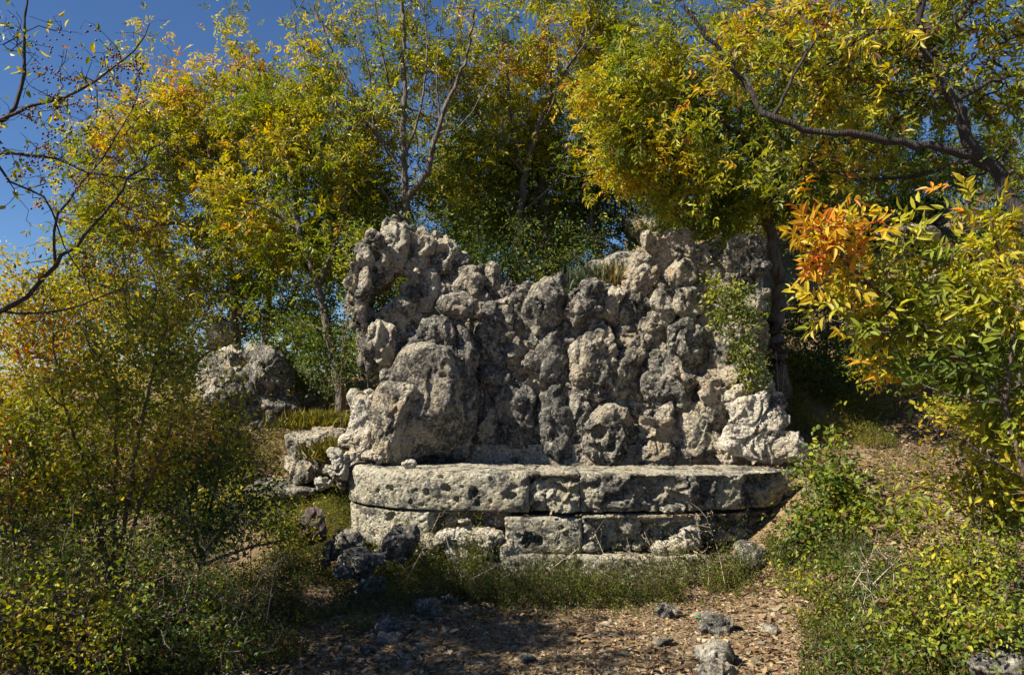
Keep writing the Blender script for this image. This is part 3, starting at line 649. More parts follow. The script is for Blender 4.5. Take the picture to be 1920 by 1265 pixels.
    # leaves on the last stretch towards each tip
    kind, lpt, Ln, Wr, spread, t0, tamp = leaf['kind'], leaf['n'], leaf['L'], leaf['W'], leaf.get('spread', .09), leaf['t'], leaf.get('amp', .25)
    P0, D0, TT = [], [], []
    for tip, to in tips:
        path = [tip]
        while len(path) < leaf.get('back', 6) and par[path[-1]] >= 0 and not fixed[par[path[-1]]]: path.append(par[path[-1]])
        kk = r.poisson(lpt * r.choice([.45, 1, 1.45])) if r.uniform() > leaf.get('bare', .07) else 0
        if kk == 0: continue
        sel = r.integers(0, len(path), kk); pi = np.array(path)[sel]
        P0.append(pos[pi] + r.normal(size=(kk, 3)) * spread * np.array([1, 1, .8])); D0.append(dr[pi]); TT.append(np.full(kk, to))
    P0 = np.concatenate(P0); D0 = np.concatenate(D0); TT = np.concatenate(TT); M = len(P0)
    droop = leaf.get('droop', .35)
    D = unit(D0 * .6 + unit(r.normal(size=(M, 3))) * .9 + np.array([0, 0, -droop]))
    Nr = unit(r.normal(size=(M, 3)) * .75 + np.array([-.25, -.2, .8]))
    tc = t0 + TT + tamp * fbm(P0 * leaf.get('cf', 1.9) + seed * 3.3, 2, seed) + r.normal(size=M) * leaf.get('var', .085)
    if kind == 'compound':
        prs = leaf.get('pairs', 3); rl = Ln * 1.7; sd = unit(np.cross(Nr, D)); up = np.cross(D, sd)
        fp, fd, fnn, ft = [], [], [], []
        for q in range(prs):
            s_ = (q + .6) / prs
            for sg in (-1, 1):
                fp.append(P0 + D * (s_ * rl)); fd.append(D * .62 + sd * sg * .8 - up * .12 + r.normal(size=(M, 3)) * .22); fnn.append(up + sd * sg * .25 + r.normal(size=(M, 3)) * .25); ft.append(tc + r.normal(size=M) * .03)
        fp.append(P0 + D * rl); fd.append(D); fnn.append(up); ft.append(tc)
        Pp = np.concatenate(fp); Dd = np.concatenate(fd); NN = np.concatenate(fnn); tc = np.concatenate(ft)
        keep = r.uniform(size=len(Pp)) > .12; Pp, Dd, NN, tc = Pp[keep], Dd[keep], NN[keep], tc[keep]
    else: Pp, Dd, NN = P0, D, Nr
    M = len(Pp); cl = pal(tc) * r.uniform(.75, 1.2, M)[:, None]
    dead = r.uniform(size=M) < leaf.get('dead', .03); cl[dead] = np.array([.16, .085, .035])
    Lg = Ln * r.uniform(.65, 1.2, M); Wd = Lg * Wr * r.uniform(.8, 1.15, M)
    T = {'far': T_FAR, 'near': T_NEAR, 'round': T_ROUND}[leaf.get('T', 'far')]
    if single:            # the largest in view become leaves of their own
        near = np.argsort(Pp[:, 1] / Lg)[:]; inside = (np.abs(Pp[near][:, 0] / Pp[near][:, 1]) < .62) & (Pp[near][:, 2] > 0)
        near = near[inside][:single]; tv, tf = T; mvs = []
        for k_ in range(12):
            mv = tv.copy(); mv[:, 1] *= Wr * (.8 + .4 * r.uniform()); mv[:, 2] += r.normal() * .14 * mv[:, 0] ** 2; mv[:, 1] += r.normal() * .09 * mv[:, 0] ** 2; mvs.append(mv)
        protos = []
        for k_ in range(12):
            t_ = t0 + .55 * (k_ / 11 - .35); protos.append(mesh_np('leaf', mvs[k_], tf, False, lmat or M_leaf, np.repeat(pal(np.array([t_])), len(tv), 0)))
        from mathutils import Matrix
        for i in near:
            d_ = Dd[i] / np.linalg.norm(Dd[i]); s_ = np.cross(NN[i], d_); s_ /= np.linalg.norm(s_); u_ = np.cross(d_, s_)
            k_ = int(np.clip(round(((tc[i] - t0) / .55 + .35) * 11), 0, 11))
            o = bpy.data.objects.new('leaf', protos[k_]); C.collection.objects.link(o); o.parent = root
            mt = Matrix(((d_[0], s_[0], u_[0], Pp[i][0] - base[0]), (d_[1], s_[1], u_[1], Pp[i][1] - base[1]), (d_[2], s_[2], u_[2], Pp[i][2] - base[2]), (0, 0, 0, 1)))
            o.matrix_local = mt @ Matrix.Scale(float(Lg[i]), 4)
        mk = np.ones(M, bool); mk[near] = False; Pp, Dd, NN, Lg, Wd, cl = Pp[mk], Dd[mk], NN[mk], Lg[mk], Wd[mk], cl[mk]
    v, f, c = leaf_arrays(Pp - base, Dd, NN, Lg, Wd, cl, T)
    link(crown, mesh_np(crown, v, f, False, lmat or M_leaf, c), root, kind='stuff')
    if berries:
        bv, bf = ico(1); sel = r.integers(0, len(tips), berries // 9); vv = []; 
        for s_ in sel:
            c0 = pos[tips[s_][0]]; vv.append(c0 + r.normal(size=(9, 3)) * .022 + [0, 0, -.01])
        vv = np.concatenate(vv); K = len(bv)
        V = (vv[:, None, :] + bv[None] * .0055).reshape(-1, 3); Fc = (bf[None] + (np.arange(len(vv)) * K)[:, None, None]).reshape(-1, 3)
        link('berries', mesh_np('berries', V - base, Fc, True, M_berry), root, kind='stuff')
    global NT; NT += len(f) + sum(2 * 4 * len(q[0]) for q in chains)
    return root
NT = 0
m, n, l, b = newmat('berry'); b.inputs['Base Color'].default_value = (.10, .025, .02, 1); b.inputs['Roughness'].default_value = .4; M_berry = m

ASH = dict(kind='compound', n=8, L=.070, W=.38, t=.42, amp=.22, spread=.10)
def ash(**k): d = dict(ASH); d.update(k); return d
TR = 'trees growing behind and beside the rock wall'
plant('ash_tree', 'slim tree with orange-yellow crown against open sky, leftmost behind the outcrop', 'tree',
      [([(440,660,10),(436,560,10),(424,450,10),(405,340,10),(380,230,10)], .055, .02), ([(424,450,10),(350,420,9.9),(240,430,9.8)], .03, .012), ([(405,340,10),(320,260,9.9),(270,200,9.8)], .025, .01), ([(405,340,10),(440,200,10),(450,90,10)], .022, .006), ([(436,560,10),(360,540,10),(270,560,9.9)], .025, .01)],
      [(300,340,10,130,110,1.0,210,.05), (400,240,10,110,80,.9,130,.03), (260,480,9.9,130,110,.9,150,.05), (170,380,9.9,60,90,.5,50,.08), (420,470,10.2,90,140,.9,110,.0), (440,70,10,22,60,.3,10,.05), (300,140,10,40,80,.3,18,.12), (230,300,9.9,90,80,.6,70,.1), (480,180,10.2,50,60,.6,50,.06), (350,200,10,70,60,.6,60,.1), (160,520,9.8,60,60,.5,40,.06), (420,340,10.2,90,80,.8,90,.02)], ash(t=.45), TR, seed=1, push=.4)
plant('ash_tree', 'leaning grey trunk with dense olive-yellow crown just left of the wall', 'tree',
      [([(638,735,9.0),(618,640,9.1),(597,540,9.2),(560,430,9.3),(540,300,9.4),(520,200,9.4)], .066, .02), ([(597,540,9.2),(640,420,9.3),(650,300,9.3)], .03, .012), ([(560,430,9.3),(470,380,9.2),(400,400,9.2)], .025, .01)],
      [(520,240,9.4,100,90,.9,160,.04), (620,310,9.4,95,120,.9,230,.02), (690,400,9.6,60,90,.6,110,-.02), (480,400,9.3,100,100,.9,120,.06), (590,470,9.4,100,70,.8,90,-.05), (500,560,9.6,80,80,.8,80,-.1), (580,620,9.6,60,70,.6,50,-.2)], ash(t=.42), TR, seed=2, push=.5)
plant('ash_tree', 'tall forked tree above the left wall with thin upright twigs against the sky', 'tree',
      [([(752,600,9.6),(757,500,9.6),(760,380,9.6),(757,250,9.6),(757,120,9.7),(752,-60,9.7)], .075, .018), ([(760,380,9.6),(800,320,9.5),(825,230,9.5),(870,120,9.5),(890,20,9.5)], .045, .012), ([(757,330,9.6),(700,240,9.6),(640,130,9.6),(590,20,9.6)], .03, .01), ([(757,250,9.6),(720,120,9.6),(700,-20,9.6)], .022, .008), ([(640,130,9.6),(570,90,9.7),(545,10,9.7)], .015, .006), ([(757,300,9.6),(790,200,9.5),(800,80,9.5),(790,-40,9.5)], .018, .006), ([(700,240,9.6),(690,130,9.5),(650,0,9.5)], .014, .005), ([(825,230,9.5),(820,120,9.5),(835,-20,9.5)], .014, .005), ([(757,420,9.6),(700,330,9.5),(620,250,9.5),(560,130,9.5)], .02, .006), ([(820,250,9.5),(870,230,9.4),(930,130,9.4)], .012, .005)],
      [(650,80,9.7,100,110,.8,66,.0), (740,60,9.6,110,130,.8,70,.0), (840,60,9.5,70,110,.7,55,.02), (700,220,9.6,80,60,.8,100,-.06), (820,330,9.8,60,60,.5,60,-.02), (700,330,9.9,60,80,.5,80,-.05), (820,150,9.7,60,80,.6,50,.0), (600,130,9.6,60,90,.6,40,-.03), (650,-120,9.7,130,100,.8,40,.0), (850,200,9.6,40,60,.5,25,-.05), (560,200,9.8,50,60,.5,50,.04), (880,120,9.9,50,80,.5,50,.05), (760,180,10,60,60,.5,40,.0)], ash(t=.40, n=5, bare=.2), TR, seed=3, push=.6)
plant('ash_tree', 'tree with grey sinuous trunk and bright yellow top above the middle of the wall', 'tree',
      [([(968,500,10.4),(975,410,10.4),(985,330,10.4),(1005,250,10.4),(1035,170,10.4),(1085,90,10.4),(1110,-20,10.4)], .06, .016), ([(985,330,10.4),(960,230,10.3),(950,120,10.3),(930,20,10.3)], .03, .01), ([(1035,170,10.4),(1030,80,10.4),(1010,-40,10.4)], .022, .008), ([(1085,90,10.4),(1160,90,10.4),(1210,60,10.4)], .018, .008), ([(985,330,10.4),(900,220,10.2),(860,100,10.2),(880,-20,10.2)], .02, .006), ([(1005,250,10.4),(1040,180,10.2),(1050,60,10.2)], .016, .006), ([(1060,130,10.3),(1110,60,10.2),(1140,-40,10.2)], .016, .006), ([(978,400,10.4),(1050,330,10.2),(1090,230,10.2)], .02, .006)],
      [(950,130,10.3,95,90,.9,150,.07), (1040,70,10.4,110,80,.9,110,.05), (930,280,10.4,95,90,.9,190,.04), (1060,230,10.4,90,80,.9,150,.0), (1000,-90,10.4,160,90,.9,50,.02), (1130,60,10.4,60,80,.6,80,.02), (1130,170,10.6,70,70,.6,100,.0), (1170,90,10.6,50,50,.5,40,.02), (850,330,10.8,50,60,.5,60,.04), (940,390,10.6,80,70,.8,90,-.12)], ash(t=.41, bare=.15), TR, seed=4, push=.7)
plant('dark_tree', 'thick ivy-dark trunk in deep shade behind the middle of the wall', 'tree',
      [([(1032,540,10.8),(1026,470,10.8),(1020,380,10.8),(1015,300,10.9),(1010,200,11)], .11, .05)],
      [(1000,400,11.2,110,110,.8,150,.0), (1100,380,11.4,100,90,.8,110,.0), (880,440,11.2,90,80,.8,110,.0), (1010,300,11.2,100,70,.8,100,.05)], ash(t=.27, amp=.16, L=.06), TR, seed=5)
plant('dark_tree', 'low curved dark stems leaning left in shade right of the thick trunk', 'tree',
      [([(1135,520,10.6),(1125,480,10.6),(1104,440,10.6),(1085,425,10.6),(1050,400,10.6)], .07, .02), ([(1125,480,10.6),(1108,420,10.6),(1125,370,10.6),(1175,330,10.6),(1230,290,10.6)], .05, .015)],
      [(1180,300,10.8,100,80,.8,140,.0), (1090,330,10.8,80,70,.8,90,-.02), (1260,340,10.8,80,90,.8,110,-.02), (1130,400,11,90,50,.6,70,-.05)], ash(t=.26, amp=.16, L=.06), TR, seed=6)
plant('ash_tree', 'tree with dark furrowed trunk standing against the right end of the wall, yellow-green crown', 'tree',
      [([(1468,790,8.1),(1460,700,8.1),(1452,620,8.1),(1462,540,8.15),(1448,460,8.2),(1438,400,8.25),(1440,320,8.2),(1425,250,8.1)], .118, .04), ([(1444,470,8.25),(1490,455,8.1),(1530,440,7.9)], .03, .015), ([(1436,400,8.25),(1370,360,8),(1300,330,7.8),(1230,250,7.7)], .035, .012), ([(1440,320,8.2),(1360,230,8),(1270,180,7.8),(1180,130,7.7)], .03, .01), ([(1436,400,8.25),(1520,300,8.3),(1600,220,8.4)], .035, .012), ([(1425,250,8.1),(1420,120,8.1),(1400,0,8.2)], .03, .012)],
      [(1160,220,7.8,75,90,.6,120,.07), (1250,300,7.8,90,90,.7,120,.04), (1300,180,7.9,90,80,.7,100,-.02), (1330,380,8,80,55,.6,80,-.02), (1240,110,7.9,70,60,.6,50,-.06), (1420,280,8.2,80,80,.8,110,-.12), (1400,120,8.2,90,80,.8,90,-.1), (1560,280,8.5,90,90,.8,110,-.12), (1500,380,8.5,80,50,.6,70,-.15), (1300,-60,8.1,200,90,.9,70,-.05), (1110,170,7.8,24,48,.3,18,.24), (1175,290,7.7,60,60,.4,40,.14), (1550,120,8.5,90,90,.8,80,-.08)], ash(t=.42, L=.066), TR, seed=7)
plant('branching_tree', 'near tree on the right whose long bare limb sweeps left across the crown', 'tree',
      [([(1990,700,5.2),(1950,480,5.3),(1895,370,5.4),(1850,300,5.4),(1815,265,5.4)], .058, .042), ([(1850,300,5.4),(1760,278,5.4),(1650,262,5.4),(1550,248,5.4),(1450,222,5.4),(1400,160,5.5),(1340,85,5.5),(1280,10,5.5)], .031, .013), ([(1815,265,5.4),(1790,190,5.4),(1735,110,5.4),(1720,-20,5.4)], .038, .022), ([(1735,110,5.4),(1700,60,5.3),(1620,55,5.3)], .014, .006), ([(1740,110,5.4),(1790,50,5.5),(1850,-20,5.5)], .02, .01), ([(1450,222,5.4),(1500,120,5.4),(1560,30,5.4)], .014, .006), ([(1790,190,5.4),(1870,150,5.5),(1940,140,5.5)], .018, .008)],
      [(1560,90,5.5,110,90,.45,95,.08), (1680,160,5.5,110,80,.45,85,.02), (1440,80,5.6,90,80,.4,45,.06), (1800,90,5.6,110,90,.5,60,.05), (1860,230,5.6,80,80,.5,55,.0), (1640,-60,5.6,260,80,.5,90,.05), (1580,220,5.7,110,50,.4,45,-.06), (1340,120,5.6,60,60,.3,24,.02), (1800,330,5.8,70,40,.4,30,-.1), (1980,60,5.6,110,160,.6,90,.0), (1880,20,5.9,90,90,.4,60,.02), (1760,20,6.0,100,70,.4,50,.03), (1640,330,6.0,90,50,.4,40,-.1), (1480,330,6.2,60,50,.4,36,-.12)], ash(droop=.15, t=.45, L=.070, W=.36, n=3.2, T='near', spread=.07, amp=.3, dead=.14, bare=.15), TR, seed=8, push=.3, bark=M_dark)
# the near spray of big lance leaves at right
plant('ash_sapling', 'nearest sapling at right with large yellow-green lance leaves and red-orange tips over the path', 'sapling',
      [([(1985,1010,4.3),(1930,900,4.35),(1880,760,4.4),(1800,670,4.4),(1720,600,4.45),(1640,540,4.5),(1575,480,4.5),(1530,440,4.55)], .022, .006), ([(1880,760,4.4),(1900,640,4.4),(1880,500,4.45),(1850,380,4.5)], .014, .005), ([(1720,600,4.45),(1650,620,4.45),(1560,600,4.45)], .007, .003), ([(1640,540,4.5),(1690,470,4.5),(1700,420,4.55)], .006, .003), ([(1880,760,4.4),(1780,740,4.35),(1680,700,4.4)], .008, .004), ([(1930,900,4.35),(1840,850,4.3),(1790,800,4.3)], .008, .004)],
      [(1550,420,4.5,60,50,.16,20,.34), (1530,470,4.5,60,50,.16,14,.27), (1600,470,4.5,50,50,.16,12,.15), (1570,560,4.5,60,60,.2,26,.10), (1700,500,4.6,100,70,.25,38,.06), (1700,620,4.5,90,70,.25,44,.03), (1850,560,4.5,90,110,.3,64,.06), (1870,400,4.6,70,70,.25,32,.10), (1770,690,4.5,80,50,.25,34,-.03), (1830,640,4.7,80,70,.3,40,.0), (1870,790,4.6,50,60,.25,24,.0), (1780,540,4.6,60,60,.2,26,.04), (1640,670,4.5,30,40,.12,9,.30), (1880,700,4.5,70,80,.3,36,-.05), (1890,860,4.5,60,70,.25,20,.04), (1640,560,4.7,60,60,.2,20,.0)],
      ash(droop=.0, t=.40, L=.080, W=.36, n=1.9, T='near', spread=.05, amp=.16, var=.09, dead=.02), None, seed=9, rag=.15, bark=M_twig, wood='stem', crown='foliage', single=300)
# understorey shrubs
SH = dict(kind='simple', n=28, L=.042, W=.55, t=.2, amp=.18, spread=.09, T='far', droop=.1)
def sh(**k): d = dict(SH); d.update(k); return d
def shrub(lb, base, d, blobs, leaf, seed, r0=.02, group=None, name='shrub', cat='shrub', bark=None, **kw):
    px, py = base; st = []
    for b_ in blobs[:7]: st.append(([(px, py, d), (lerp(px, b_[0], .4), lerp(py, b_[1], .5), lerp(d, b_[2], .4)), (b_[0], b_[1], b_[2])], r0, r0 * .35))
    return plant(name, lb, cat, st, blobs, leaf, group, wood='stems', crown='foliage', bark=bark or M_twig, twigr=.0021, seed=seed, **kw)
shrub('dark green bush filling the gap between the leaning trunk and the wall', (610,760), 9.3, [(590,660,9.2,70,60,.4,70,0), (640,700,9.1,50,50,.3,50,-.03), (560,720,9.3,50,50,.3,40,.0), (660,640,9.3,40,60,.3,36,.0), (620,590,9.6,70,60,.4,60,.02)], sh(t=.14, amp=.1), 21)
shrub('yellow-green bush behind the outcrop at left under the orange crown', (330,720), 10.3, [(330,600,10.3,110,80,.6,110,.1), (250,660,10.2,100,80,.6,90,.08), (400,560,10.5,80,80,.6,80,.0), (480,600,10.4,70,70,.5,70,-.08)], sh(t=.46, n=30), 22)
shrub('olive bush at the far left edge reaching up to the blue sky', (60,860), 7.6, [(40,580,7.8,90,70,.6,110,.12), (120,560,8.2,70,60,.5,70,.12), (60,680,7.6,110,70,.6,110,.05), (180,640,8,80,80,.6,90,.05), (230,740,7.8,90,80,.6,80,-.02), (20,760,7.4,80,90,.5,70,-.02)], sh(t=.46, L=.045, n=26), 23, rag=.4, cat='shrub')
shrub('dark leafy bush seen through the arch opening at the upper left of the wall', (730,660), 8.9, [(720,560,8.9,60,50,.3,90,0), (700,620,8.8,50,50,.3,60,0), (760,520,9,40,40,.3,40,.0)], sh(t=.2, n=26), 29)
shrub('leafy twigs spilling across the left edge of the arch pier', (640,690), 8.0, [(668,560,7.6,18,60,.12,30,.0), (655,470,7.7,24,40,.15,26,.1), (680,440,7.9,34,20,.12,16,.1), (672,650,7.6,20,40,.12,24,-.03)], sh(t=.3, n=15, spread=.06), 30, r0=.008)
shrub('green bush with glossy leaves behind the wall crest in the middle', (930,560), 9.6, [(900,470,9.8,70,50,.4,70,0), (980,480,9.8,60,50,.4,60,0), (850,430,9.9,60,50,.4,50,.03), (1080,470,10,60,50,.4,50,-.05)], sh(t=.22, n=30), 24)
shrub('dark bush on the slope behind the right pier of the wall', (1290,480), 9.6, [(1300,400,9.6,80,40,.4,70,.05), (1390,420,9.6,60,40,.4,50,.0), (1220,380,10,60,50,.4,50,-.03)], sh(t=.2, n=26), 25)
shrub('dark green bush in the shade right of the furrowed trunk', (1540,770), 8.6, [(1530,690,8.5,60,60,.4,80,0), (1600,650,8.7,70,70,.5,80,0), (1500,620,8.6,50,70,.4,60,.02), (1680,640,8.9,70,70,.5,70,0), (1560,560,9,90,60,.5,80,.05), (1780,660,9,70,60,.5,60,0), (1850,600,9.4,80,80,.5,60,0)], sh(t=.14, amp=.1, n=30), 26)
shrub('leafy yellow-green creeper climbing the right side of the wall', (1405,760), 7.35, [(1360,590,7.32,26,36,.12,34,.04), (1400,630,7.3,34,50,.14,56,.0), (1410,700,7.3,30,40,.14,40,-.04), (1345,540,7.3,16,26,.1,14,.12), (1385,560,7.32,26,24,.1,20,.04)], sh(t=.34, amp=.15, n=15, L=.036, spread=.05, T='round', W=.5), 27, r0=.008, name='creeper', cat='creeper')
shrub('small green vine hanging in the arch opening on the left of the wall', (690,640), 7.75, [(700,580,7.7,26,30,.12,40,0), (685,620,7.65,26,26,.12,30,0), (725,560,7.8,20,22,.1,22,.03)], sh(t=.18, amp=.1, n=24, spread=.05, L=.026), 28, r0=.008, name='creeper', cat='creeper')
# far trees on the hillside
FT = 'distant trees on the hillside'
for i, (px, py, d, rx, ry, t, lb) in enumerate((
    (1640, 330, 13.5, 120, 90, .18, 'dark green tree above the rock ledge on the hillside'),
    (1500, 240, 12.5, 110, 130, .22, 'green tree filling in behind the furrowed trunk crown'),
    (1760, 250, 13.5, 110, 110, .26, 'green tree behind the sweeping limb at upper right'),
    (1900, 320, 12.5, 100, 130, .24, 'green tree at the right edge of the hillside'),
    (1360, 260, 12.5, 100, 120, .22, 'shaded green tree between the middle trees and the right trunk'),
    (1180, 190, 13.0, 110, 120, .3, 'farther green tree behind the orange leaf cluster'),
    (880, 330, 13.0, 90, 110, .36, 'yellow-green tree seen through the fork of the tall tree'),
    (680, 420, 12.5, 110, 130, .32, 'green tree behind the leaning trunk crown'),
    (500, 430, 12.8, 120, 130, .34, 'olive tree behind the leftmost crowns'),
    (1620, 80, 13.0, 120, 110, .28, 'high olive crown behind the top right branches'),
    (1040, 400, 12.6, 130, 110, .3, 'mid-green tree closing the view behind the thick dark trunk'),
    (300, 560, 12.5, 130, 100, .38, 'yellowish tree low behind the leftmost crowns'))):
    base_y = py + ry * 1.2 + 40
    plant('hillside_tree', lb, 'tree', [([(px, base_y, d), (px + 8, py + 30, d), (px - 6, py - ry * .5, d)], .08, .02), ([(px + 4, py + 50, d), (px + rx * .5, py - 20, d)], .03, .01), ([(px + 4, py + 60, d), (px - rx * .5, py, d)], .03, .01)],
          [(px, py, d, rx, ry, .9, 150, 0), (px + rx * .5, py + ry * .5, d, rx * .6, ry * .5, .7, 50, -.03), (px - rx * .5, py + ry * .4, d, rx * .6, ry * .5, .7, 50, .0)], ash(t=t, L=.07, n=6, amp=.15), FT, seed=40 + i)
# hawthorn with berries, reaching in from the left edge
HAW = dict(kind='simple', n=1.1, L=.045, W=.5, t=.42, amp=.3, spread=.02, T='near', var=.10, back=5)
plant('hawthorn_branches', 'nearly bare berry-bearing tree reaching in from the left edge against the sky', 'tree',
      [([(-620,1500,3.0),(-560,900,3.2),(-420,700,3.4),(-200,640,3.6),(0,590,3.8),(100,500,3.8),(200,400,3.8),(250,330,3.8),(320,250,3.9)], .042, .003), ([(-420,700,3.4),(-220,360,3.6),(-20,288,3.7),(100,300,3.8),(200,330,3.8),(350,338,3.9)], .022, .003),
       ([(-220,360,3.6),(-60,260,3.7),(60,200,3.8),(150,170,3.8),(250,95,3.8),(280,45,3.9)], .015, .003), ([(-60,260,3.7),(30,200,3.8),(45,100,3.8),(50,-30,3.8)], .014, .004), ([(100,500,3.8),(110,400,3.8),(190,300,3.8),(250,200,3.8),(265,160,3.8)], .009, .003), ([(-20,330,3.7),(80,370,3.8),(120,460,3.8),(160,520,3.8)], .008, .003), ([(0,590,3.8),(120,580,3.8),(230,540,3.8)], .007, .003), ([(-420,700,3.4),(-500,300,3.2),(-450,-100,3.1)], .04, .02)],
      [(110,170,3.8,90,80,.25,60,0), (220,130,3.8,50,60,.2,32,0), (200,270,3.8,90,70,.25,66,.1), (60,80,3.8,50,60,.2,26,0), (120,400,3.8,90,70,.2,50,0), (40,280,3.7,70,70,.2,44,0), (260,370,3.9,70,60,.2,40,.2), (220,480,3.8,60,60,.2,34,.1), (130,520,3.8,80,60,.2,40,.1)],
      HAW, None, seed=60, bark=M_dark, twigr=.0015, wood='branches', crown='foliage', berries=900, jit=.2)
# unseen tree off to the left, crown shaped to shade the lower left ground
plant('shade_tree', 'tall unseen tree left of the view, placed to shade the lower left ground', 'tree',
      [([(-700,1000,5.0),(-680,600,5.0),(-600,200,5.0),(-560,-100,5.0)], .12, .04)],
      [(-460,580,4.7,140,140,.8,110,0), (-700,640,3.9,250,200,.6,150,0), (-520,-150,4.1,300,160,.8,150,0), (-900,-350,3.6,300,200,.7,110,0)], ash(t=.4, L=.075, n=8), None, seed=61)
# left foreground thicket
TH = dict(kind='simple', n=15, L=.038, W=.60, t=.36, amp=.36, spread=.07, T='far', droop=.1, var=.10, cf=1.6, dead=.08)
def th(**k): d = dict(TH); d.update(k); return d
TG = 'thorny bushes crowding the left foreground'
shrub('thorny bush with a clear upright stem at lower left, small yellow-green leaves', (215,1120), 5.0,
      [(215,840,5,60,60,.3,60,.05), (300,640,5.0,70,90,.3,80,.1), (120,760,5.0,100,80,.4,110,.1), (220,720,5,80,70,.3,70,.08), (60,860,5,90,80,.4,90,.05), (320,800,5,90,80,.4,100,.0), (150,920,5,110,80,.4,100,-.05), (190,560,5.2,90,70,.3,60,.12), (320,520,5.3,60,80,.3,40,.15), (80,620,5.2,80,80,.3,60,.12), (380,700,5.3,60,70,.3,50,.08)], th(t=.43, n=12), 70, r0=.017, rag=.45, group=TG)
shrub('thorny bush with slanting stems between the left thicket and the basin', (375,1060), 5.3,
      [(400,860,5.4,60,60,.3,70,.0), (440,790,5.5,50,40,.25,36,.05), (350,930,5.3,80,70,.3,80,-.03), (480,930,5.6,60,50,.3,50,-.06), (420,980,5.3,80,60,.3,70,-.08), (540,1010,5.8,60,40,.3,40,-.06), (330,1000,5,80,60,.3,60,-.05)], th(t=.38, n=11), 71, r0=.014, rag=.45, group=TG)
shrub('low dark-leaved bush at the bottom left corner', (150,1230), 4.2,
      [(120,1060,4.3,120,70,.35,110,-.04), (260,1080,4.4,100,70,.35,100,-.06), (60,1180,4.1,110,70,.3,90,0), (220,1190,4.1,100,60,.3,90,-.04), (380,1130,4.6,90,60,.3,80,-.04), (20,980,4.6,80,60,.3,70,.02), (400,1210,4.3,90,50,.3,60,-.03)], th(t=.30, L=.032, n=12, bare=.25), 72, r0=.011, rag=.55, group=TG)
shrub('sparse reddish-leaved bush in front of the slope, far left edge', (30,1050), 4.7,
      [(60,930,4.8,70,60,.3,60,.25), (10,820,4.9,60,80,.3,60,.05), (160,1000,4.8,70,60,.3,50,.15), (280,920,5.1,60,50,.3,40,.1)], th(t=.42, n=12), 73, r0=.007, group=TG)
# right foreground bush
RG = 'bushes along the right foreground'
shrub('green bush filling the bottom right corner with mixed small leaves', (1760,1230), 4.4,
      [(1840,1000,4.7,80,70,.35,80,.07), (1770,1075,4.7,50,50,.3,36,.0), (1850,1100,4.6,90,70,.3,100,.02), (1690,1170,4.6,60,60,.3,56,-.02), (1760,1190,4.4,110,60,.3,100,-.02), (1900,960,4.8,70,60,.3,60,.07), (1880,1190,4.15,70,70,.2,90,.0), (1590,1235,4.4,50,36,.25,36,-.04)], th(t=.21, L=.038, W=.5, n=15, amp=.22, T='round', bare=.15), 74, r0=.010, rag=.45, group=RG)
shrub('taller yellow-green shoots at the right edge above the corner bush', (1900,1010), 4.7,
      [(1850,850,4.8,80,70,.3,46,.12), (1900,780,4.8,60,60,.3,30,.08), (1780,900,4.9,60,50,.25,28,.1), (1690,960,4.9,40,60,.2,30,-.02), (1890,920,4.7,60,50,.25,30,.1)], th(t=.42, L=.06, W=.42, n=9, amp=.12, T='near'), 75, r0=.006, group=RG)
shrub('dark green bindweed-like plant with heart leaves spilling over the right end of the basin', (1570,1000), 6.3,
      [(1545,885,6.5,45,36,.2,64,0), (1585,930,6.4,44,44,.25,56,-.02), (1535,965,6.3,40,36,.2,40,.05), (1560,830,6.7,20,30,.1,12,.05), (1600,1000,6.2,50,40,.2,50,.02), (1500,1010,6.2,50,34,.2,40,.08)], th(t=.20, L=.042, W=.72, n=14, amp=.14, T='round', spread=.06), 76, r0=.005, name='creeping_plant', cat='plant')
shrub('small shrub twigs with a few leaves in front of the sunny gravel at right', (1580,1180), 5.0,
      [(1540,1080,5.2,70,40,.2,36,.05), (1620,1060,5.2,60,50,.2,40,.0), (1600,1130,5.0,60,40,.2,36,.0), (1480,1100,5.2,40,30,.15,12,.1)], th(t=.27, n=14, L=.03), 77, r0=.004, group=RG)
print('plant tris', NT)
# dry stalks
def stalks(name, label, lst, cat='dry plant', tuft=40):
    base = P(*lst[0][0]); root = empty(name, base, label=label, category=cat); ch = []; sp = []
    for pts in lst:
        q = resample([P(*p) for p in pts], .04); ch.append((q, np.linspace(.0035, .0015, len(q)))); sp.append(q[len(q) // 2:])
        for _ in range(7):
            i = rng.integers(len(q) // 3, len(q)); e = q[i] + rng.normal(size=3) * .05 + [0, 0, .05]; ch.append(([q[i], (q[i] + e) / 2 + rng.normal(size=3) * .006, e], [.0015, .0012, .0008])); sp.append(np.array([e]))
    v, f = tubes(ch); link('stalk', mesh_np('stalk', v - base, f, True, M_straw), root)
    sp = np.concatenate(sp); sp = sp[rng.integers(0, len(sp), tuft)] + rng.normal(size=(tuft, 3)) * .012
    v, f, c = leaf_arrays(sp - base, rng.normal(size=(tuft, 3)), rng.normal(size=(tuft, 3)), np.full(tuft, .016), np.full(tuft, .007), np.tile([.45, .38, .27], (tuft, 1)), T_FAR)
    link('seed_heads', mesh_np('seed_heads', v, f, False, M_dry, c), root, kind='stuff')
stalks('dry_weed', 'bleached dry weed stalks arching over the right end of the basin rim', [[(1604,985,6.35),(1570,930,6.45),(1530,885,6.5),(1500,870,6.5)], [(1604,985,6.35),(1575,900,6.5),(1540,860,6.6),(1525,840,6.6)], [(1552,965,6.3),(1530,935,6.35),(1515,925,6.4)], [(1604,985,6.35),(1560,915,6.5),(1515,905,6.5)]], tuft=260)
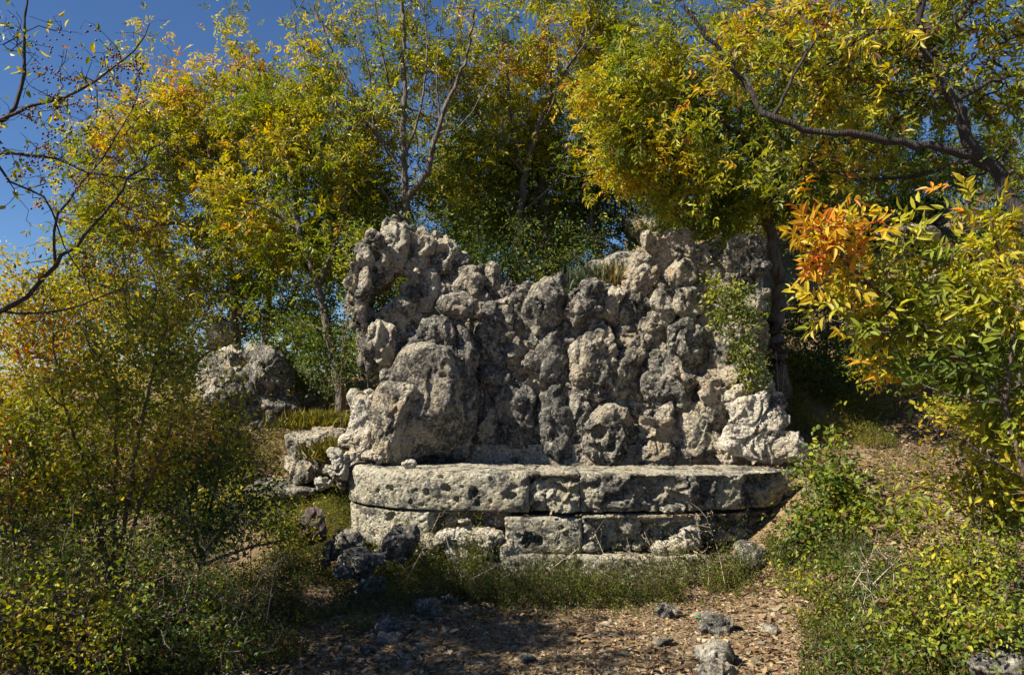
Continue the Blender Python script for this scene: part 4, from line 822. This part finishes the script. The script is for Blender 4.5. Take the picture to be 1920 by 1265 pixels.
stalks('dry_weed', 'thin upright dry stalks in front of the furrowed trunk foot', [[(1462,850,7.6),(1460,780,7.65),(1458,700,7.7),(1455,660,7.7)], [(1462,850,7.6),(1450,760,7.65),(1440,700,7.7)], [(1462,850,7.6),(1466,760,7.65),(1470,690,7.7)]], tuft=120)

r3 = np.random.default_rng(77)
def stray(x0, x1, y0, y1, d0, d1, k):
    o = []
    for _ in range(k):
        x, y, d = r3.uniform(x0, x1), r3.uniform(y0, y1), r3.uniform(d0, d1); a = r3.uniform(-1.1, 1.1); l_ = r3.uniform(60, 150)
        o.append([(x, y, d), (x + math.sin(a) * l_ * .5 + r3.normal() * 6, y - math.cos(a) * l_ * .5, d + r3.normal() * .06), (x + math.sin(a) * l_, y - math.cos(a) * l_, d + r3.normal() * .1)])
    return o
stalks('dry_weed', 'scattered bleached dead twigs sticking out of the left foreground bushes', stray(30, 560, 980, 1240, 4.6, 5.2, 30), tuft=150)
stalks('dry_weed', 'bleached dead stems poking through the weeds at the foot of the basin', stray(700, 1380, 1085, 1110, 6.1, 6.3, 16), tuft=260)
stalks('dry_weed', 'dead stems standing out of the bottom right bush', stray(1580, 1880, 1080, 1240, 4.5, 4.9, 16), tuft=80)
# ------------------------------------------------------------------ ground cover
RG2 = np.random.default_rng(99)
def scatter_px(n_, poly, pyb=None):
    """random ground points whose projection falls in a photo polygon"""
    rng = RG2; xs_ = [p[0] for p in poly]; ys_ = [p[1] for p in poly]; out = []
    gxs = np.arange(min(xs_), max(xs_) + 20, 20); gys = np.arange(min(ys_), max(ys_) + 14, 14)
    D = np.array([[G(a, b_)[1] for a in gxs] for b_ in gys])
    while sum(len(o) for o in out) < n_:
        a = rng.uniform(gxs[0], gxs[-1], n_ * 2); b_ = rng.uniform(gys[0], gys[-1], n_ * 2)
        k = inpoly(a, b_, poly); a, b_ = a[k], b_[k]
        fx = (a - gxs[0]) / 20; fy = (b_ - gys[0]) / 14; ix = np.clip(fx.astype(int), 0, len(gxs) - 2); iy = np.clip(fy.astype(int), 0, len(gys) - 2)
        tx, ty = fx - ix, fy - iy
        d = lerp(lerp(D[iy, ix], D[iy, ix + 1], tx), lerp(D[iy + 1, ix], D[iy + 1, ix + 1], tx), ty)
        out.append(np.stack([(a - 960) * d / F, d], 1))
    o = np.concatenate(out)[:n_]; return o
def on_ground(xy, up=0.0): return np.concatenate([xy, (Hn(xy[:, 0], xy[:, 1]) + up)[:, None]], 1)
# fallen leaves
Lpolys = [(13000, [(560,1120),(760,1090),(1100,1110),(1420,1060),(1560,990),(1640,1000),(1600,1120),(1560,1280),(450,1280),(480,1200)]),
          (8500, [(1500,900),(1620,800),(1640,730),(1760,720),(1920,760),(1920,1010),(1800,1040),(1640,1100),(1500,1090)]),
          (4500, [(0,820),(500,820),(560,1120),(500,1280),(0,1280)]), (1800, [(480,880),(640,880),(660,1050),(560,1100),(470,980)]),
          (2200, [(470,780),(600,800),(600,930),(450,930)]), (1500, [(1440,940),(1560,900),(1600,1060),(1400,1060)]), (2500, [(1600,740),(1920,700),(1920,900),(1640,900)]), (1500, [(1400,1060),(1640,1050),(1640,1120),(1400,1120)]), (1300, [(900,1120),(1400,1110),(1400,1150),(850,1160)])]
pp = np.concatenate([on_ground(scatter_px(a, b_), .006) for a, b_ in Lpolys]); M = len(pp)
rim = []   # few leaves resting on rim right end and ledges
for (ax, bx, zz, d, nn) in ((700, 1480, .888, 6.92, 45), (800, 1400, .885, 7.05, 40), (960, 1440, .53, 6.62, 60), (960, 1400, .21, 6.58, 60), (1400, 1490, .885, 6.95, 60), (1240, 1330, .535, 6.58, 40), (1380, 1440, .2, 6.5, 60), (1440, 1500, .9, 7.2, 40)):
    u = rng.uniform(ax, bx, nn); dd = d + rng.uniform(-.05, .05, nn); rim.append(np.stack([(u - 960) * dd / F, dd, np.full(nn, zz)], 1))
sidep = np.stack([np.concatenate([rng.uniform(-7, -2.2, 2500), rng.uniform(2.6, 8, 3500)]), rng.uniform(3, 10, 6000)], 1)
pp = np.concatenate([pp] + rim + [on_ground(sidep, .006)]); M = len(pp)
br = np.array([[.27, .19, .11], [.19, .12, .07], [.36, .27, .16], [.11, .07, .045], [.36, .22, .08], [.25, .11, .06], [.46, .38, .25]])
cl = br[rng.choice(7, M, p=[.26, .2, .16, .18, .08, .05, .07])] * rng.uniform(.45, 1.15, M)[:, None]
dr_ = rng.normal(size=(M, 3)); dr_[:, 2] *= .22; nr_ = rng.normal(size=(M, 3)) * .38 + [0, 0, 1]
Lg = rng.uniform(.016, .042, M) * np.where((vnoise(pp * 1.7, 21) > .05) & (rng.uniform(size=M) > .55), 1.55, .9)
v, f, c = leaf_arrays(pp, dr_, nr_, Lg, Lg * rng.uniform(.35, .6, M), cl, T_ROUND)
link('fallen_leaves', mesh_np('fallen_leaves', v, f, False, M_dry, c), kind='stuff')
# pebbles
xy = scatter_px(3400, [(560,1110),(1000,1130),(1440,1080),(1600,1060),(1560,1280),(400,1280)]); p3 = on_ground(xy, .0); M = len(p3)
bv, bf = ico(1); K = len(bv); sz = rng.gamma(1.6, .0042, M) + .004; sc = rng.uniform(.6, 1.25, (M, 1, 3)) * [1, 1, .65]
V = p3[:, None, :] + (bv[None] * (1 + .25 * rng.normal(size=(M, K, 1)))) * sc * sz[:, None, None]
cc = np.repeat(np.array([.30, .25, .17])[None] * rng.uniform(.4, 1.35, (M, 1)), K, 0)
m, n, l, b = newmat('pebble'); a = n.new('ShaderNodeAttribute'); a.attribute_name = 'col'; l.new(a.outputs['Color'], b.inputs['Base Color']); b.inputs['Roughness'].default_value = .9
link('pebbles', mesh_np('pebbles', V.reshape(-1, 3), (bf[None] + (np.arange(M) * K)[:, None, None]).reshape(-1, 3), False, m, cc), kind='stuff')
# weeds: leafy stems
def weeds(name, specs, seed):
    r = np.random.default_rng(seed); vs, fs, cs, b0 = [], [], [], 0
    for (poly, n_, hgt, t0, Ln, Wr, lps) in specs:
        xy = scatter_px(n_, poly); b_ = on_ground(xy)
        dens = vnoise(b_ * 3.5, 12); b_ = b_[dens > -.45]; n2 = len(b_)
        h = hgt * (r.uniform(.3, 1.1, n2) + .8 * (r.uniform(size=n2) > .93)) * np.clip(1 + .9 * vnoise(b_ * 3.1, 5), .25, 2); lean = r.normal(size=(n2, 3)) * .28; lean[:, 2] = 1; lean = unit(lean)
        s_ = r.uniform(.05, 1, (n2, lps)); pos = b_[:, None, :] + lean[:, None, :] * (s_ * h[:, None])[:, :, None] + r.normal(size=(n2, lps, 3)) * .012
        pos = pos.reshape(-1, 3); M = len(pos); dr = r.normal(size=(M, 3)) * .7 + np.repeat(lean, lps, 0) * .7
        t = np.repeat(t0 + .16 * fbm(b_ * 1.9, 2, seed) + r.normal(size=n2) * .06, lps); cl = pal(t) * r.uniform(.6, 1.15, M)[:, None]
        dd = r.uniform(size=M) < .38; cl[dd] = np.array([.16, .11, .055]) * r.uniform(.5, 1.3, (dd.sum(), 1))
        Lg = Ln * r.uniform(.6, 1.4, M); v, f, c = leaf_arrays(pos, dr, r.normal(size=(M, 3)) + [0, 0, .4], Lg, Lg * Wr, cl, T_FAR)
        vs.append(v); fs.append(f + b0); cs.append(c); b0 += len(v)
    v = np.concatenate(vs); print(name, len(v) // 2)
    link(name, mesh_np(name, v, np.concatenate(fs), False, M_leaf, np.concatenate(cs)), kind='stuff')
weeds('weeds', [
    ([(690,1045),(760,1050),(960,1090),(1200,1100),(1400,1075),(1420,1092),(1300,1130),(1000,1142),(860,1130),(700,1110)], 3300, .25, .17, .024, .28, 16),
    ([(700,1110),(860,1130),(1420,1095),(1440,1120),(1200,1160),(800,1170)], 420, .09, .2, .022, .3, 10),
    ([(1440,1040),(1540,1020),(1620,1100),(1560,1160),(1460,1110)], 260, .13, .25, .026, .4, 12),
    ([(770,1060),(900,1060),(900,1095),(760,1090)], 260, .40, .36, .024, .3, 14),
    ([(560,1010),(640,1000),(700,1100),(860,1125),(700,1190),(560,1250),(430,1270),(400,1100)], 2300, .19, .17, .022, .32, 15),
    ([(440,800),(560,790),(620,830),(620,930),(450,930)], 500, .12, .36, .02, .3, 14),
    ([(470,940),(650,915),(666,1010),(560,1040),(450,1000)], 1900, .22, .40, .018, .25, 15),
    ([(1470,740),(1560,740),(1680,770),(1680,840),(1560,850),(1480,810)], 1500, .17, .40, .020, .25, 15),
    ([(1430,1010),(1540,1000),(1640,1020),(1600,1075),(1450,1060)], 800, .14, .26, .022, .4, 14),
    ([(1500,1160),(1600,1100),(1640,1060),(1920,1060),(1920,1280),(1500,1280)], 1700, .15, .22, .025, .4, 14),
    ([(0,1000),(420,1000),(460,1280),(0,1280)], 2400, .22, .15, .026, .4, 15),
    ([(0,760),(420,760),(480,900),(420,1000),(0,1000)], 2300, .34, .32, .032, .45, 15),
    ([(1640,840),(1760,860),(1740,1000),(1640,1000)], 260, .1, .3, .02, .3, 12)], 31)
# undergrowth on the terrace and slopes that closes the view under the crowns
shrub('low yellow-green seedlings on the slope right of the path, under the sapling', (1830,800), 6.2, [(1830,780,6.2,70,30,.3,40,.1), (1900,760,6.3,60,40,.3,40,.05), (1770,770,6.6,40,24,.25,20,.1)], th(t=.42, n=12, L=.05, T='round'), 78, r0=.004)
shrub('leafy bush on the bank behind the near sapling, in half shade', (1760,720), 7.6, [(1760,640,7.6,90,60,.4,70,.0), (1850,560,7.8,90,70,.4,70,.02), (1640,700,7.6,50,36,.3,36,.0), (1900,660,7.5,60,70,.4,50,.0)], th(t=.26, n=18, L=.045), 79, r0=.008)
shrub('low dark tangle of stems and small leaves at the left slope foot', (470,1000), 6.2, [(440,930,6.3,60,40,.3,50,.0), (520,980,6.2,60,36,.3,50,-.02), (400,1000,5.9,60,40,.3,50,-.03)], th(t=.3, n=16, L=.034), 80, r0=.006)
def undergrowth():
    r = np.random.default_rng(5); n_ = 2600
    x = r.uniform(-7, 9, n_); y = r.uniform(8.6, 17, n_); k = ~((np.abs(x - 4.2) < .8) & (y < 10.5)) & ~((x < -1.0) & (y < 9.9)) & (vnoise(np.stack([x, y, x * 0], 1) * .9, 3) > -.15)
    x, y = x[k], y[k]
    xa = np.concatenate([r.uniform(-8, -2.6, 420), r.uniform(3.4, 10, 420)]); ya = r.uniform(3.0, 9.5, 840)     # banks left and right
    ka = (np.abs(xa / ya) > .56) & (vnoise(np.stack([xa, ya, xa * 0], 1) * .8, 8) > -.25)
    x = np.concatenate([x, xa[ka]]); y = np.concatenate([y, ya[ka]]); z = H(x, y); c0 = np.stack([x, y, z + .2], 1); lps = 60
    hh = np.where(x < -1.5, .35, .5) * r.uniform(.4, 1.2, len(x))
    pos = c0[:, None, :] + r.normal(size=(len(x), lps, 3)) * np.stack([hh * .5, hh * .5, hh * .6], 1)[:, None, :]
    pos = pos.reshape(-1, 3); M = len(pos); t = np.repeat(.2 + .15 * fbm(c0 * .8, 2, 4), lps) + r.normal(size=M) * .05
    Lg = r.uniform(.03, .07, M); v, f, c = leaf_arrays(pos, r.normal(size=(M, 3)), r.normal(size=(M, 3)) + [0, 0, .6], Lg, Lg * .5, pal(t), T_FAR)
    link('undergrowth', mesh_np('undergrowth', v, f, False, M_leaf, c), kind='stuff')
undergrowth()
# grass tufts
def tuft(px, py, d, h, n_, col, lb, w_=.0018, sprd=.09):
    n_ = int(n_ * 1.7)
    b0 = P(px, py, d); r = np.random.default_rng(int(px)); dr = unit(r.normal(size=(n_, 3)) * [.55, .55, .2] + [0, 0, 1]); nb = unit(r.normal(size=(n_, 3)))
    Lg = h * r.uniform(.5, 1.1, n_); cl = np.array(col)[None] * r.uniform(.6, 1.3, (n_, 1))
    v, f, c = leaf_arrays(r.normal(size=(n_, 3)) * [sprd, sprd * .5, .01], dr, nb, Lg, np.full(n_, w_ * 2), cl, T_NEAR)
    link('grass_tuft', mesh_np('grass_tuft', v, f, False, M_leaf, c), None, b0, label=lb, category='grass tuft')
tuft(1120, 548, 8.3, .32, 420, (.16, .2, .12), 'pale bluish-green grass tuft growing on top of the wall right of the middle', sprd=.14)
tuft(1150, 552, 8.2, .36, 160, (.34, .27, .13), 'dry straw tuft on the wall top right beside the bluish-green tuft', sprd=.07)
tuft(600, 800, 8.7, .20, 900, (.25, .23, .04), 'bright yellow-green grass tuft between the outcrop and the left boulder', sprd=.16)
tuft(635, 860, 7.7, .22, 800, (.24, .21, .04), 'yellow-green tuft growing over the pale pitted rock beside the basin end', sprd=.10)
tuft(1680, 398, 14, .35, 260, (.3, .22, .1), 'dry brownish grass on the hillside ledge at right', sprd=.25, w_=.004)
